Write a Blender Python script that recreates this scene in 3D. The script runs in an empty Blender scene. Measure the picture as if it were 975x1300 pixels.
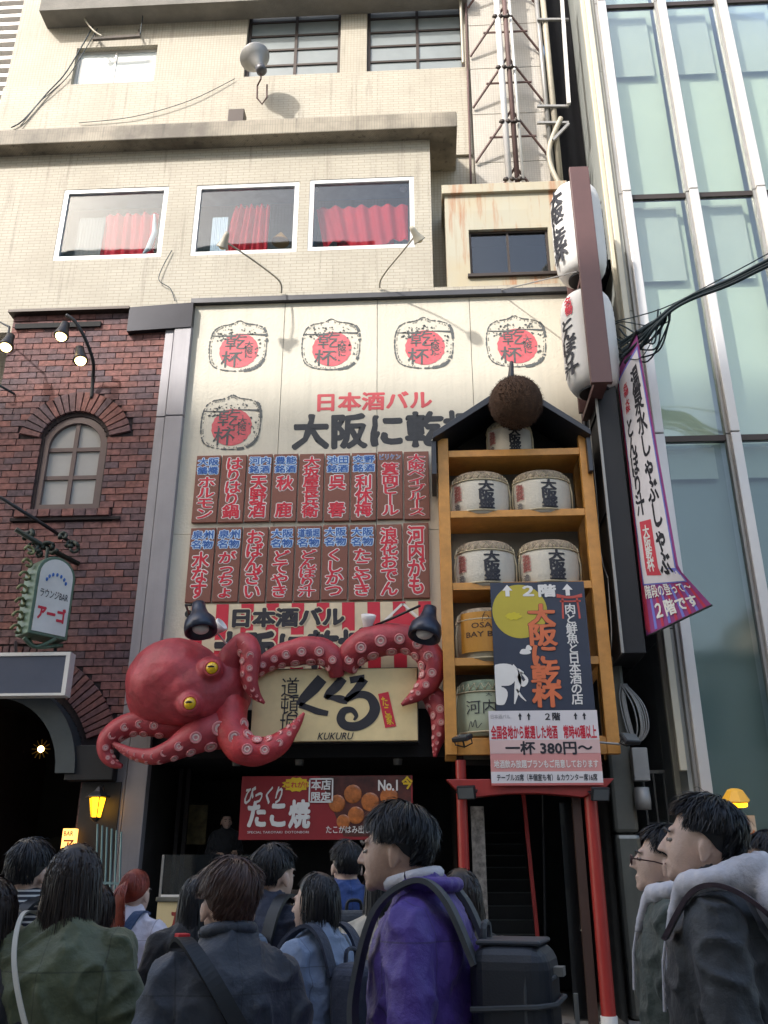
import bpy, bmesh, math, random
from mathutils import Vector, Matrix, noise
random.seed(7)
scn = bpy.context.scene
COL = scn.collection
rad = math.radians

# ------------------------------------------------------------------ camera
CAM = Vector((0, -13.0, 1.6)); FPX = 1130.0; YAW = 3.0; PITCH = 22.6
CROT = Matrix.Rotation(rad(YAW), 3, 'Z') @ Matrix.Rotation(rad(90 + PITCH), 3, 'X')
cd = bpy.data.cameras.new('camera'); cam = bpy.data.objects.new('camera', cd); COL.objects.link(cam)
cam.location = CAM; cam.rotation_euler = CROT.to_euler()
cd.sensor_fit = 'HORIZONTAL'; cd.sensor_width = 36; cd.lens = 36 * FPX / 975
cd.clip_start = .05; cd.clip_end = 2000
scn.camera = cam

# ------------------------------------------------------------------ world, sun, exposure
SUN_EL, SUN_AZ = rad(39), rad(39)      # azimuth measured from -Y towards -X
w = bpy.data.worlds.new('World'); scn.world = w; w.use_nodes = True
nt = w.node_tree; sky = nt.nodes.new('ShaderNodeTexSky'); sky.sky_type = 'NISHITA'; sky.sun_disc = False
sky.sun_elevation = SUN_EL; sky.sun_rotation = rad(180) + SUN_AZ
sky.air_density = 1.3; sky.dust_density = 3.5; sky.ozone_density = 1.0
nt.links.new(sky.outputs[0], nt.nodes['Background'].inputs[0]); nt.nodes['Background'].inputs[1].default_value = .15
sd = bpy.data.lights.new('sun', 'SUN'); sd.energy = 2.0; sd.angle = rad(1.6); sd.color = (1, .965, .92)
so = bpy.data.objects.new('sun', sd); COL.objects.link(so)
sv = Vector((-math.sin(SUN_AZ) * math.cos(SUN_EL), -math.cos(SUN_AZ) * math.cos(SUN_EL), math.sin(SUN_EL)))
so.rotation_euler = sv.to_track_quat('Z', 'Y').to_euler(); so.location = (-20, -30, 40)
scn.view_settings.view_transform = 'Standard'; scn.view_settings.look = 'None'
scn.view_settings.exposure = 1.38; scn.view_settings.gamma = 1
scn.cycles.max_bounces = 8; scn.cycles.transparent_max_bounces = 12
scn.cycles.use_denoising = True

# ------------------------------------------------------------------ helpers
def P(px, py, Y=0.0):
    d = CROT @ Vector((px - 487.5, 650 - py, -FPX)); return CAM + d * ((Y - CAM.y) / d.y)
def rect(x0, y0, x1, y1, Y=0.0):
    a, b, c, d = P(x0, y0, Y), P(x1, y0, Y), P(x0, y1, Y), P(x1, y1, Y)
    m = P((x0 + x1) / 2, y0, Y).z, P((x0 + x1) / 2, y1, Y).z
    e = P(x0, (y0 + y1) / 2, Y).x, P(x1, (y0 + y1) / 2, Y).x
    return e[0], e[1], m[1], m[0]          # X0,X1,Z0,Z1
def lin(h):
    h = h.lstrip('#'); v = [int(h[i:i + 2], 16) / 255 for i in (0, 2, 4)]
    return tuple(((c + .055) / 1.055) ** 2.4 if c > .04045 else c / 12.92 for c in v)
MATS = {}
def mat(name, col, rough=.6, metal=0, var=.12, vs=2.0, bump=0, bs=30, streak=0, rand=0, spec=.5, emit=0, coat=0, alpha=None, sheen=0, dirt=0):
    if name in MATS: return MATS[name]
    m = bpy.data.materials.new(name); m.use_nodes = True; MATS[name] = m
    n = m.node_tree.nodes; l = m.node_tree.links; b = n['Principled BSDF']
    if isinstance(col, str): col = lin(col)
    b.inputs['Roughness'].default_value = rough; b.inputs['Metallic'].default_value = metal
    b.inputs['Specular IOR Level'].default_value = spec
    if coat: b.inputs['Coat Weight'].default_value = coat
    if sheen: b.inputs['Sheen Weight'].default_value = sheen
    if emit:
        b.inputs['Emission Color'].default_value = (*col, 1); b.inputs['Emission Strength'].default_value = emit
    tc = n.new('ShaderNodeTexCoord'); out = None
    nz = n.new('ShaderNodeTexNoise'); nz.inputs['Scale'].default_value = vs; nz.inputs['Detail'].default_value = 7; nz.inputs['Roughness'].default_value = .65
    l.new(tc.outputs['Object'], nz.inputs['Vector'])
    mr = n.new('ShaderNodeMapRange'); mr.inputs[1].default_value = .3; mr.inputs[2].default_value = .7
    mr.inputs[3].default_value = 1 - var; mr.inputs[4].default_value = 1 + var
    l.new(nz.outputs['Fac'], mr.inputs[0]); fac = mr.outputs[0]
    def mul(a, bb):
        q = n.new('ShaderNodeMath'); q.operation = 'MULTIPLY'; l.new(a, q.inputs[0]); l.new(bb, q.inputs[1]); return q.outputs[0]
    if streak:
        mp = n.new('ShaderNodeMapping'); mp.inputs['Scale'].default_value = (5, 5, .35); l.new(tc.outputs['Object'], mp.inputs[0])
        n2 = n.new('ShaderNodeTexNoise'); n2.inputs['Scale'].default_value = 1.5; n2.inputs['Detail'].default_value = 8; l.new(mp.outputs[0], n2.inputs['Vector'])
        r2 = n.new('ShaderNodeMapRange'); r2.inputs[1].default_value = .48; r2.inputs[2].default_value = .72; r2.inputs[3].default_value = 1; r2.inputs[4].default_value = 1 - streak
        l.new(n2.outputs['Fac'], r2.inputs[0]); fac = mul(fac, r2.outputs[0])
    if dirt:
        n3 = n.new('ShaderNodeTexNoise'); n3.inputs['Scale'].default_value = vs * 9; n3.inputs['Detail'].default_value = 9; l.new(tc.outputs['Object'], n3.inputs['Vector'])
        r3 = n.new('ShaderNodeMapRange'); r3.inputs[1].default_value = .55; r3.inputs[2].default_value = .7; r3.inputs[3].default_value = 1; r3.inputs[4].default_value = 1 - dirt
        l.new(n3.outputs['Fac'], r3.inputs[0]); fac = mul(fac, r3.outputs[0])
    if rand:
        oi = n.new('ShaderNodeObjectInfo'); r4 = n.new('ShaderNodeMapRange'); r4.inputs[3].default_value = 1 - rand; r4.inputs[4].default_value = 1 + rand
        l.new(oi.outputs['Random'], r4.inputs[0]); fac = mul(fac, r4.outputs[0])
    hv = n.new('ShaderNodeHueSaturation'); hv.inputs['Color'].default_value = (*col, 1); l.new(fac, hv.inputs['Value'])
    l.new(hv.outputs[0], b.inputs['Base Color'])
    if bump:
        n4 = n.new('ShaderNodeTexNoise'); n4.inputs['Scale'].default_value = bs; n4.inputs['Detail'].default_value = 5; l.new(tc.outputs['Object'], n4.inputs['Vector'])
        bm = n.new('ShaderNodeBump'); bm.inputs['Strength'].default_value = bump; bm.inputs['Distance'].default_value = .02
        l.new(n4.outputs['Fac'], bm.inputs['Height']); l.new(bm.outputs[0], b.inputs['Normal'])
    if alpha is not None: b.inputs['Alpha'].default_value = alpha
    return m
def tilemat(name, col, grout, w_, h_, stain, stainamt, mortar=.012, streakc=None, rustc=None):
    m = bpy.data.materials.new(name); m.use_nodes = True; MATS[name] = m
    n = m.node_tree.nodes; l = m.node_tree.links; b = n['Principled BSDF']; b.inputs['Roughness'].default_value = .65
    tc = n.new('ShaderNodeTexCoord'); sp = n.new('ShaderNodeSeparateXYZ'); cb = n.new('ShaderNodeCombineXYZ')
    l.new(tc.outputs['Object'], sp.inputs[0]); ad = n.new('ShaderNodeMath'); l.new(sp.outputs[0], ad.inputs[0]); l.new(sp.outputs[1], ad.inputs[1])
    l.new(ad.outputs[0], cb.inputs[0]); l.new(sp.outputs[2], cb.inputs[1])
    br = n.new('ShaderNodeTexBrick'); br.inputs['Color1'].default_value = (*lin(col), 1); br.inputs['Color2'].default_value = tuple(c * .93 for c in lin(col)) + (1,)
    br.inputs['Mortar'].default_value = (*lin(grout), 1); br.inputs['Scale'].default_value = 1; br.inputs['Brick Width'].default_value = w_
    br.inputs['Row Height'].default_value = h_; br.inputs['Mortar Size'].default_value = mortar * .5; br.inputs['Mortar Smooth'].default_value = .3; br.offset = 0 if w_ < h_ * 1.5 else .5
    l.new(cb.outputs[0], br.inputs['Vector'])
    c = br.outputs['Color']
    def mix(c, vec_scale, sc, lo, hi, colr, amt):
        mp = n.new('ShaderNodeMapping'); mp.inputs['Scale'].default_value = vec_scale; l.new(tc.outputs['Object'], mp.inputs[0])
        nz = n.new('ShaderNodeTexNoise'); nz.inputs['Scale'].default_value = sc; nz.inputs['Detail'].default_value = 8; nz.inputs['Roughness'].default_value = .62; l.new(mp.outputs[0], nz.inputs['Vector'])
        r = n.new('ShaderNodeMapRange'); r.inputs[1].default_value = lo; r.inputs[2].default_value = hi; r.inputs[4].default_value = amt; l.new(nz.outputs['Fac'], r.inputs[0])
        mx = n.new('ShaderNodeMixRGB'); mx.inputs[2].default_value = (*lin(colr), 1); l.new(r.outputs[0], mx.inputs[0]); l.new(c, mx.inputs[1]); return mx.outputs[0]
    c = mix(c, (1, 1, 1), .9, .42, .75, stain, stainamt)
    c = mix(c, (8, 8, .45), 1.2, .56, .82, streakc or '#5c5444', stainamt * 1.0)
    if rustc: c = mix(c, (5, 5, .5), 1.3, .52, .68, rustc, .75)
    l.new(c, b.inputs['Base Color'])
    bp = n.new('ShaderNodeBump'); bp.invert = True; bp.inputs['Strength'].default_value = .5; bp.inputs['Distance'].default_value = .006
    l.new(br.outputs['Fac'], bp.inputs['Height']); l.new(bp.outputs[0], b.inputs['Normal'])
    return m
def glassmat(name, tint, refl=.12, rough=.02, base=.0):
    m = bpy.data.materials.new(name); m.use_nodes = True; MATS[name] = m
    n = m.node_tree.nodes; l = m.node_tree.links; n.remove(n['Principled BSDF'])
    tr = n.new('ShaderNodeBsdfTransparent'); tr.inputs[0].default_value = (*tint, 1)
    gl = n.new('ShaderNodeBsdfGlossy'); gl.inputs['Roughness'].default_value = rough; gl.inputs['Color'].default_value = (.95, .97, 1, 1)
    lw = n.new('ShaderNodeLayerWeight'); lw.inputs[0].default_value = .2
    mr = n.new('ShaderNodeMapRange'); mr.inputs[3].default_value = refl; mr.inputs[4].default_value = min(1, refl + .5); l.new(lw.outputs['Fresnel'], mr.inputs[0])
    tc = n.new('ShaderNodeTexCoord'); nz = n.new('ShaderNodeTexNoise'); nz.inputs['Scale'].default_value = .8; l.new(tc.outputs['Object'], nz.inputs['Vector'])
    bp = n.new('ShaderNodeBump'); bp.inputs['Strength'].default_value = .08; bp.inputs['Distance'].default_value = .05; l.new(nz.outputs['Fac'], bp.inputs['Height']); l.new(bp.outputs[0], gl.inputs['Normal'])
    mx = n.new('ShaderNodeMixShader'); l.new(mr.outputs[0], mx.inputs[0]); l.new(tr.outputs[0], mx.inputs[1]); l.new(gl.outputs[0], mx.inputs[2])
    l.new(mx.outputs[0], n['Material Output'].inputs[0]); return m

def wl(o):
    v = Vector((0, 0, 0))
    while o is not None: v += o.location; o = o.parent
    return v
def tag(o, label=None, cat=None, group=None, kind=None):
    if label: o['label'] = label
    if cat: o['category'] = cat
    if group: o['group'] = group
    if kind: o['kind'] = kind
    return o
def thing(name, label, cat, loc, group=None):
    o = bpy.data.objects.new(name, None); COL.objects.link(o); o.location = loc; o.empty_display_size = .2
    return tag(o, label, cat, group)
def catmull(pts, n):
    out = []; L = len(pts)
    for i in range(L - 1):
        p0, p1, p2, p3 = pts[max(i - 1, 0)], pts[i], pts[i + 1], pts[min(i + 2, L - 1)]
        for k in range(n):
            t = k / n
            out.append([.5 * (2 * b + (c - a) * t + (2 * a - 5 * b + 4 * c - d) * t * t + (3 * b - a - 3 * c + d) * t ** 3) for a, b, c, d in zip(p0, p1, p2, p3)])
    out.append(list(pts[-1])); return out
class MB:
    def __init__(s): s.v = []; s.f = []
    def quad(s, a, b, c, d):
        i = len(s.v); s.v += [tuple(a), tuple(b), tuple(c), tuple(d)]; s.f.append((i, i + 1, i + 2, i + 3)); return s
    def obox(s, c, ax, ay, az):
        c, ax, ay, az = map(Vector, (c, ax, ay, az)); i = len(s.v)
        for sx, sy, sz in ((-1,-1,-1),(1,-1,-1),(1,1,-1),(-1,1,-1),(-1,-1,1),(1,-1,1),(1,1,1),(-1,1,1)): s.v.append(tuple(c + ax * sx + ay * sy + az * sz))
        for f in ((0,3,2,1),(4,5,6,7),(0,1,5,4),(1,2,6,5),(2,3,7,6),(3,0,4,7)): s.f.append(tuple(i + k for k in f))
        return s
    def box(s, x0, x1, y0, y1, z0, z1):
        return s.obox(((x0+x1)/2, (y0+y1)/2, (z0+z1)/2), (abs(x1-x0)/2,0,0), (0,abs(y1-y0)/2,0), (0,0,abs(z1-z0)/2))
    def bar(s, a, b, w_, h_=None, up=(0,0,1)):
        a, b = Vector(a), Vector(b); d = b - a; u = Vector(up)
        if abs(d.normalized().dot(u)) > .98: u = Vector((0,1,0))
        sd_ = d.cross(u).normalized(); u2 = sd_.cross(d).normalized()
        return s.obox((a+b)/2, d/2, sd_ * w_/2, u2 * (h_ or w_)/2)
    def tube(s, pts, r, n=10, cap=True):
        pts = [Vector(p) for p in pts]; L = len(pts)
        if not hasattr(r, '__len__'): r = [r] * L
        base = len(s.v); prev = None
        for i, p in enumerate(pts):
            t = (pts[min(i+1, L-1)] - pts[max(i-1, 0)]).normalized()
            if prev is None:
                u = t.orthogonal().normalized()
            else:
                u = (prev - t * prev.dot(t)); u = u.normalized() if u.length > 1e-6 else t.orthogonal().normalized()
            prev = u; v = t.cross(u)
            for k in range(n):
                a = 2 * math.pi * k / n; s.v.append(tuple(p + (u * math.cos(a) + v * math.sin(a)) * r[i]))
        for i in range(L - 1):
            for k in range(n):
                a = base + i * n + k; b = base + i * n + (k + 1) % n; s.f.append((a, b, b + n, a + n))
        if cap:
            s.f.append(tuple(base + k for k in range(n))[::-1]); s.f.append(tuple(base + (L - 1) * n + k for k in range(n)))
        return s
    def lathe(s, prof, c, axis=(0,0,1), n=20, sx=1):
        # prof: list of (r, h) along axis
        c = Vector(c); ax = Vector(axis).normalized(); u = ax.orthogonal().normalized() if abs(ax.z) < .99 else Vector((1,0,0)); v = ax.cross(u)
        base = len(s.v)
        for r_, h in prof:
            for k in range(n):
                a = 2 * math.pi * k / n; s.v.append(tuple(c + ax * h + (u * math.cos(a) + v * math.sin(a)) * max(r_, 1e-4)))
        for i in range(len(prof) - 1):
            for k in range(n):
                a = base + i * n + k; b = base + i * n + (k + 1) % n; s.f.append((a, b, b + n, a + n))
        s.f.append(tuple(base + k for k in range(n))[::-1]); s.f.append(tuple(base + (len(prof)-1) * n + k for k in range(n)))
        return s
    def prism(s, poly, y0, y1):       # poly in (x,z)
        i = len(s.v); n = len(poly)
        s.v += [(x, y0, z) for x, z in poly] + [(x, y1, z) for x, z in poly]
        s.f.append(tuple(range(i, i + n))); s.f.append(tuple(range(i + n, i + 2 * n))[::-1])
        for k in range(n): s.f.append((i + k, i + (k + 1) % n, i + n + (k + 1) % n, i + n + k)[::-1])
        return s
    def ell(s, c, r, n=16, m=10, rot=None):
        c = Vector(c); base = len(s.v)
        for j in range(m + 1):
            th = math.pi * j / m
            for k in range(n):
                a = 2 * math.pi * k / n; p = Vector((r[0]*math.sin(th)*math.cos(a), r[1]*math.sin(th)*math.sin(a), r[2]*math.cos(th)))
                if rot: p = rot @ p
                s.v.append(tuple(c + p))
        for j in range(m):
            for k in range(n):
                a = base + j*n + k; b = base + j*n + (k+1) % n; s.f.append((a, a+n, b+n, b))
        return s
    def cap(s, a, b, ra, rb, n=12):   # tapered capsule
        a, b = Vector(a), Vector(b); d = (b - a).normalized()
        pts = []; rr = []
        for q in (-90, -60, -30): pts.append(a + d * ra * math.sin(rad(q)) * 1.0); rr.append(max(ra * math.cos(rad(q)), .0006))
        pts.append(a); rr.append(ra); pts.append(b); rr.append(rb)
        for q in (30, 60, 90): pts.append(b + d * rb * math.sin(rad(q))); rr.append(max(rb * math.cos(rad(q)), .0006))
        return s.tube(pts, rr, n)
    def loft(s, secs, n=24):          # secs: (z, rx, ry, cx, cy)
        base = len(s.v)
        for z, rx, ry, cx, cy in secs:
            for k in range(n):
                a = 2*math.pi*k/n; s.v.append((cx + rx*math.cos(a), cy + ry*math.sin(a), z))
        L = len(secs)
        for i in range(L-1):
            for k in range(n):
                a = base+i*n+k; b = base+i*n+(k+1) % n; s.f.append((a, b, b+n, a+n))
        s.f.append(tuple(base+k for k in range(n))[::-1]); s.f.append(tuple(base+(L-1)*n+k for k in range(n)))
        return s
    def mesh(s, name, off=Vector((0,0,0)), smooth=False):
        me = bpy.data.meshes.new(name); me.from_pydata([tuple(Vector(p) - off) for p in s.v], [], s.f)
        if smooth:
            me.polygons.foreach_set('use_smooth', [True] * len(me.polygons))
        me.update(); return me
    def build(s, name, m, parent=None, smooth=False, label=None, cat=None, group=None, kind=None, bevel=0, auto=False, local=False):
        if parent is not None: off = wl(parent) if not local else Vector((0,0,0)); loc = Vector((0,0,0))
        else:
            xs = [p[0] for p in s.v]; ys = [p[1] for p in s.v]; zs = [p[2] for p in s.v]
            off = Vector(((min(xs)+max(xs))/2, (min(ys)+max(ys))/2, min(zs))); loc = off
        me = s.mesh(name, off, smooth); me.materials.append(m)
        if auto: me.set_sharp_from_angle(angle=rad(40))
        o = bpy.data.objects.new(name, me); COL.objects.link(o); o.parent = parent; o.location = loc
        if bevel:
            b = o.modifiers.new('bevel', 'BEVEL'); b.width = bevel; b.segments = 2; b.limit_method = 'ANGLE'; b.angle_limit = rad(40)
        return tag(o, label, cat, group, kind)
TMP = bpy.data.scenes.new('tmp_eval')
def remesh(mesh, vox, smooth=4, dec=None):
    o = bpy.data.objects.new('t', mesh); TMP.collection.objects.link(o)
    r = o.modifiers.new('r', 'REMESH'); r.mode = 'VOXEL'; r.voxel_size = vox; r.use_smooth_shade = True
    if smooth: q = o.modifiers.new('s', 'SMOOTH'); q.factor = .5; q.iterations = smooth
    if dec: q = o.modifiers.new('d', 'DECIMATE'); q.ratio = dec
    vl = TMP.view_layers[0]; vl.update(); dg = vl.depsgraph
    me = bpy.data.meshes.new_from_object(o.evaluated_get(dg)); bpy.data.objects.remove(o)
    me.polygons.foreach_set('use_smooth', [True] * len(me.polygons)); return me
def objm(name, me, m, parent=None, loc=(0,0,0)):
    if m is not None: me.materials.clear(); me.materials.append(m)
    o = bpy.data.objects.new(name, me); COL.objects.link(o); o.parent = parent; o.location = loc; return o

# ---- text
TCACHE = {}
def tmesh(s, vertical):
    k = (s, vertical)
    if k in TCACHE: return TCACHE[k]
    c = bpy.data.curves.new('t', 'FONT'); c.body = '\n'.join(s.replace('ー', '丨')) if vertical else s
    c.resolution_u = 2; c.align_x = 'CENTER' if vertical else 'LEFT'; c.space_line = .86 if vertical else 1
    o = bpy.data.objects.new('t', c); me = bpy.data.meshes.new_from_object(o); bpy.data.objects.remove(o)
    v = [(p.co.x, p.co.y) for p in me.vertices]; f = [tuple(p.vertices) for p in me.polygons]; cnt = {}
    for p in f:
        for i in range(len(p)):
            a, b = v[p[i]], v[p[(i+1) % len(p)]]; a = (round(a[0], 5), round(a[1], 5)); b = (round(b[0], 5), round(b[1], 5)); e = (min(a, b), max(a, b)); cnt[e] = cnt.get(e, 0) + 1
    TCACHE[k] = (v, f, [e for e, n in cnt.items() if n == 1 and e[0] != e[1]]); return TCACHE[k]
def fit(s, fmap, mb, bold=.02, vertical=False, shear=0, ref=None, rough=0):
    # glyph faces plus, for weight, a ribbon of half width bold along every contour edge
    v, f, ed = tmesh(s, vertical); rb = max(ref if ref is not None else bold, 0)
    x0 = min(p[0] for p in v)-rb; x1 = max(p[0] for p in v)+rb; y0 = min(p[1] for p in v)-rb; y1 = max(p[1] for p in v)+rb
    def M_(x, y):
        u = (x-x0)/(x1-x0); t = (y-y0)/(y1-y0)
        if rough: u += rough*noise.noise((x*5, y*5, 1)); t += rough*noise.noise((x*5, y*5, 9))
        return Vector(fmap(u + shear*(t-.5), t))
    i = len(mb.v)
    for x, y in v: mb.v.append(tuple(M_(x, y)))
    for p in f: mb.f.append(tuple(i + k for k in p))
    if bold > 0:
        a, b, c = Vector(fmap(.5, .5)), Vector(fmap(.55, .5)), Vector(fmap(.5, .55)); n_ = (b-a).cross(c-a).normalized()
        for k, (p, q) in enumerate(ed):
            dx, dy = q[0]-p[0], q[1]-p[1]; L = math.hypot(dx, dy)
            if L < 1e-5: continue
            dx /= L; dy /= L; h = bold; e = bold*.55; o = n_*(-.0004-.00022*(k % 7)); j = len(mb.v)
            for sx, sy in ((-e, -h*.6), (0, -h), (L, -h), (L+e, -h*.6), (L+e, h*.6), (L, h), (0, h), (-e, h*.6)):
                mb.v.append(tuple(M_(p[0]+dx*sx-dy*sy, p[1]+dy*sx+dx*sy)+o))
            mb.f.append(tuple(range(j, j+8)))
def pxmap(x0, y0, x1, y1, Y):
    X0, X1, Z0, Z1 = rect(x0, y0, x1, y1, Y)
    return lambda u, t: Vector((X0 + (X1-X0)*u, Y, Z0 + (Z1-Z0)*t))
def T(s, pr, Y, m, parent, bold=.02, vertical=False, outline=None, om=None, shear=0, name='lettering', rough=0):
    if outline:
        mo = MB(); fit(s, pxmap(*pr, Y), mo, bold + outline, vertical, shear, ref=bold, rough=rough); mo.build('lettering_outline', om, parent)
        Y -= .004
    mb = MB(); fit(s, pxmap(*pr, Y), mb, bold, vertical, shear, rough=rough); return mb.build(name, m, parent)
def strokes(mb, pts, wd, fmap, n=6):
    # brush stroke: pts in uv, widths list, drawn as ribbon through fmap
    c = catmull([(p[0], p[1], w_) for p, w_ in zip(pts, wd)], n); i0 = len(mb.v)
    for i, (x, y, w_) in enumerate(c):
        a = c[max(i-1, 0)]; b = c[min(i+1, len(c)-1)]; dx, dy = b[0]-a[0], b[1]-a[1]; q = math.hypot(dx, dy) or 1
        nx, ny = -dy/q*w_/2, dx/q*w_/2; mb.v += [tuple(fmap(x+nx, y+ny)), tuple(fmap(x-nx, y-ny))]
    for i in range(len(c)-1):
        a = i0 + 2*i; mb.f.append((a, a+1, a+3, a+2))
def holewall(X0, X1, Z0, Z1, Y, holes, reveal=.15, mb=None):
    mb = mb or MB(); xs = sorted({X0, X1, *[h[0] for h in holes], *[h[1] for h in holes]}); zs = sorted({Z0, Z1, *[h[2] for h in holes], *[h[3] for h in holes]})
    xs = [x for x in xs if X0 <= x <= X1]; zs = [z for z in zs if Z0 <= z <= Z1]
    for i in range(len(xs)-1):
        for j in range(len(zs)-1):
            cx, cz = (xs[i]+xs[i+1])/2, (zs[j]+zs[j+1])/2
            if any(h[0] < cx < h[1] and h[2] < cz < h[3] for h in holes): continue
            mb.quad((xs[i], Y, zs[j]), (xs[i+1], Y, zs[j]), (xs[i+1], Y, zs[j+1]), (xs[i], Y, zs[j+1]))
    for a, b, c, d in holes:
        r = Y + reveal
        mb.quad((a,Y,c),(a,r,c),(a,r,d),(a,Y,d)); mb.quad((b,Y,c),(b,Y,d),(b,r,d),(b,r,c)); mb.quad((a,Y,d),(a,r,d),(b,r,d),(b,Y,d)); mb.quad((a,Y,c),(b,Y,c),(b,r,c),(a,r,c))
    return mb

# ------------------------------------------------------------------ materials
M = dict(
 tile=tilemat('cream_tile', '#b0a999', '#8b8474', .22, .066, '#958d7c', .65, .010),
 tile4=tilemat('cream_small_tile', '#aea797', '#928b7b', .066, .066, '#958d7c', .6, .010),
 tilew=tilemat('white_panel_tile', '#b9b4aa', '#938d84', .05, .05, '#9b958b', .55, .006),
 slab=tilemat('slab_tile', '#9a917f', '#7d7566', .05, .3, '#5e574b', 1.3, .008, '#2f2b26'),
 rusty=tilemat('rust_stained_plaster', '#aaa592', '#aaa592', 1, 1, '#b09a70', .5, .0, '#8a6a45', '#9a5a28'),
 board=mat('cream_board', '#c6bfae', .6, var=.06, vs=1.2, bump=.35, bs=22, streak=.1),
 mortar=mat('dark_mortar', '#2e2526', .9, var=.3, bump=.3),
 brick=None,
 alu=mat('aluminium_trim', '#908d90', .5, metal=.2, var=.08, streak=.15),
 frame_w=mat('white_window_frame', '#d5d4d0', .4, metal=.2, var=.05),
 frame_d=mat('dark_bronze_frame', '#3a322d', .5, metal=.4),
 black=mat('black_paint', '#14161b', .5, var=.2), blk2=mat('matte_black', '#0a0b0d', .8, var=.2),
 navy=mat('navy_lamp_enamel', '#232a3a', .3, metal=.2, var=.1),
 red=mat('print_red', '#bf2238', .55, var=.08), redb=mat('print_scarlet', '#c21f36', .5, var=.06),
 white=mat('print_white', '#dcdad6', .55, var=.05), ink=mat('print_ink', '#23232b', .6, var=.15, vs=8),
 blue=mat('print_blue', '#2c5fa8', .55, var=.08), brown=mat('menu_brown', '#7a4a3c', .6, var=.08, streak=.08),
 wood=mat('orange_pine', '#c48a40', .5, var=.18, vs=5, bump=.15, bs=15),
 cedar=mat('cedar_ball', '#4a3424', .95, var=.3, vs=15, bump=1, bs=60),
 straw=mat('straw_wrap', '#a59d88', .8, var=.15, bump=.4, bs=40), rope=mat('straw_rope', '#b6a98c', .85, var=.2),
 torii=mat('torii_red', '#962a25', .4, var=.12, coat=.2, streak=.2),
 octo=mat('octopus_red', '#9c353d', .5, var=.32, vs=3.5, bump=.45, bs=12, coat=.0, dirt=.15),
 sucker=mat('sucker_pink', '#c97f80', .5, var=.12, vs=30), suckc=mat('sucker_white', '#d3b3ab', .5),
 eye=mat('eye_yellow', '#cfa80c', .25, var=.15, coat=.5),
 steel=mat('stainless', '#76766f', .32, metal=.7, var=.12, streak=.15),
 grey=mat('grey_metal', '#8c8b88', .5, metal=.4, var=.12), pipe=mat('pipe_beige', '#a7a08f', .5, var=.15, streak=.2),
 rustp=mat('rust_pipe', '#5a4440', .7, var=.25), whp=mat('white_pipe', '#dcd9d6', .4, var=.06),
 lant=mat('lantern_paper', '#cfcdc9', .6, var=.05), brownst=mat('brown_steel', '#5a3c38', .5, var=.1),
 cable=mat('cable_black', '#1c2d33', .5, var=.2), concrete=mat('concrete', '#77746d', .85, var=.2, bump=.3),
 curtain=mat('red_curtain', '#d6202c', .8, var=.15), interior=mat('dim_room', '#8c9aa6', .9, var=.3), net=mat('dark_net', '#1b1c22', .9, var=.3, streak=.4),
 bulb=mat('warm_bulb', '#ffd890', .4, emit=6, var=0), amber=mat('amber_glass', '#ffb319', .4, emit=2.2, var=.3, vs=12),
 green=mat('green_enamel', '#4d6250', .4, metal=.2, var=.2, dirt=.3),
 pglass=glassmat('window_glass', (.82, .88, .92), .03), gglass=glassmat('green_facade_glass', (.94, .97, .95), .06, .05),
 lglass=glassmat('lower_facade_glass', (.84, .89, .88), .035, .08),
 frost=mat('frosted_green', '#b8c1ae', .5, var=.05, vs=.6), blind=mat('roller_blind', '#a9afa5', .7, var=.06, vs=.6),
 ppanel=mat('pale_panel', '#a4a8a4', .45, var=.05, streak=.06), fin=mat('white_fin', '#c4c1bd', .35, metal=.15, var=.04),
 fince=mat('cream_fin', '#c2bca8', .4, var=.04),
)
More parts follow.
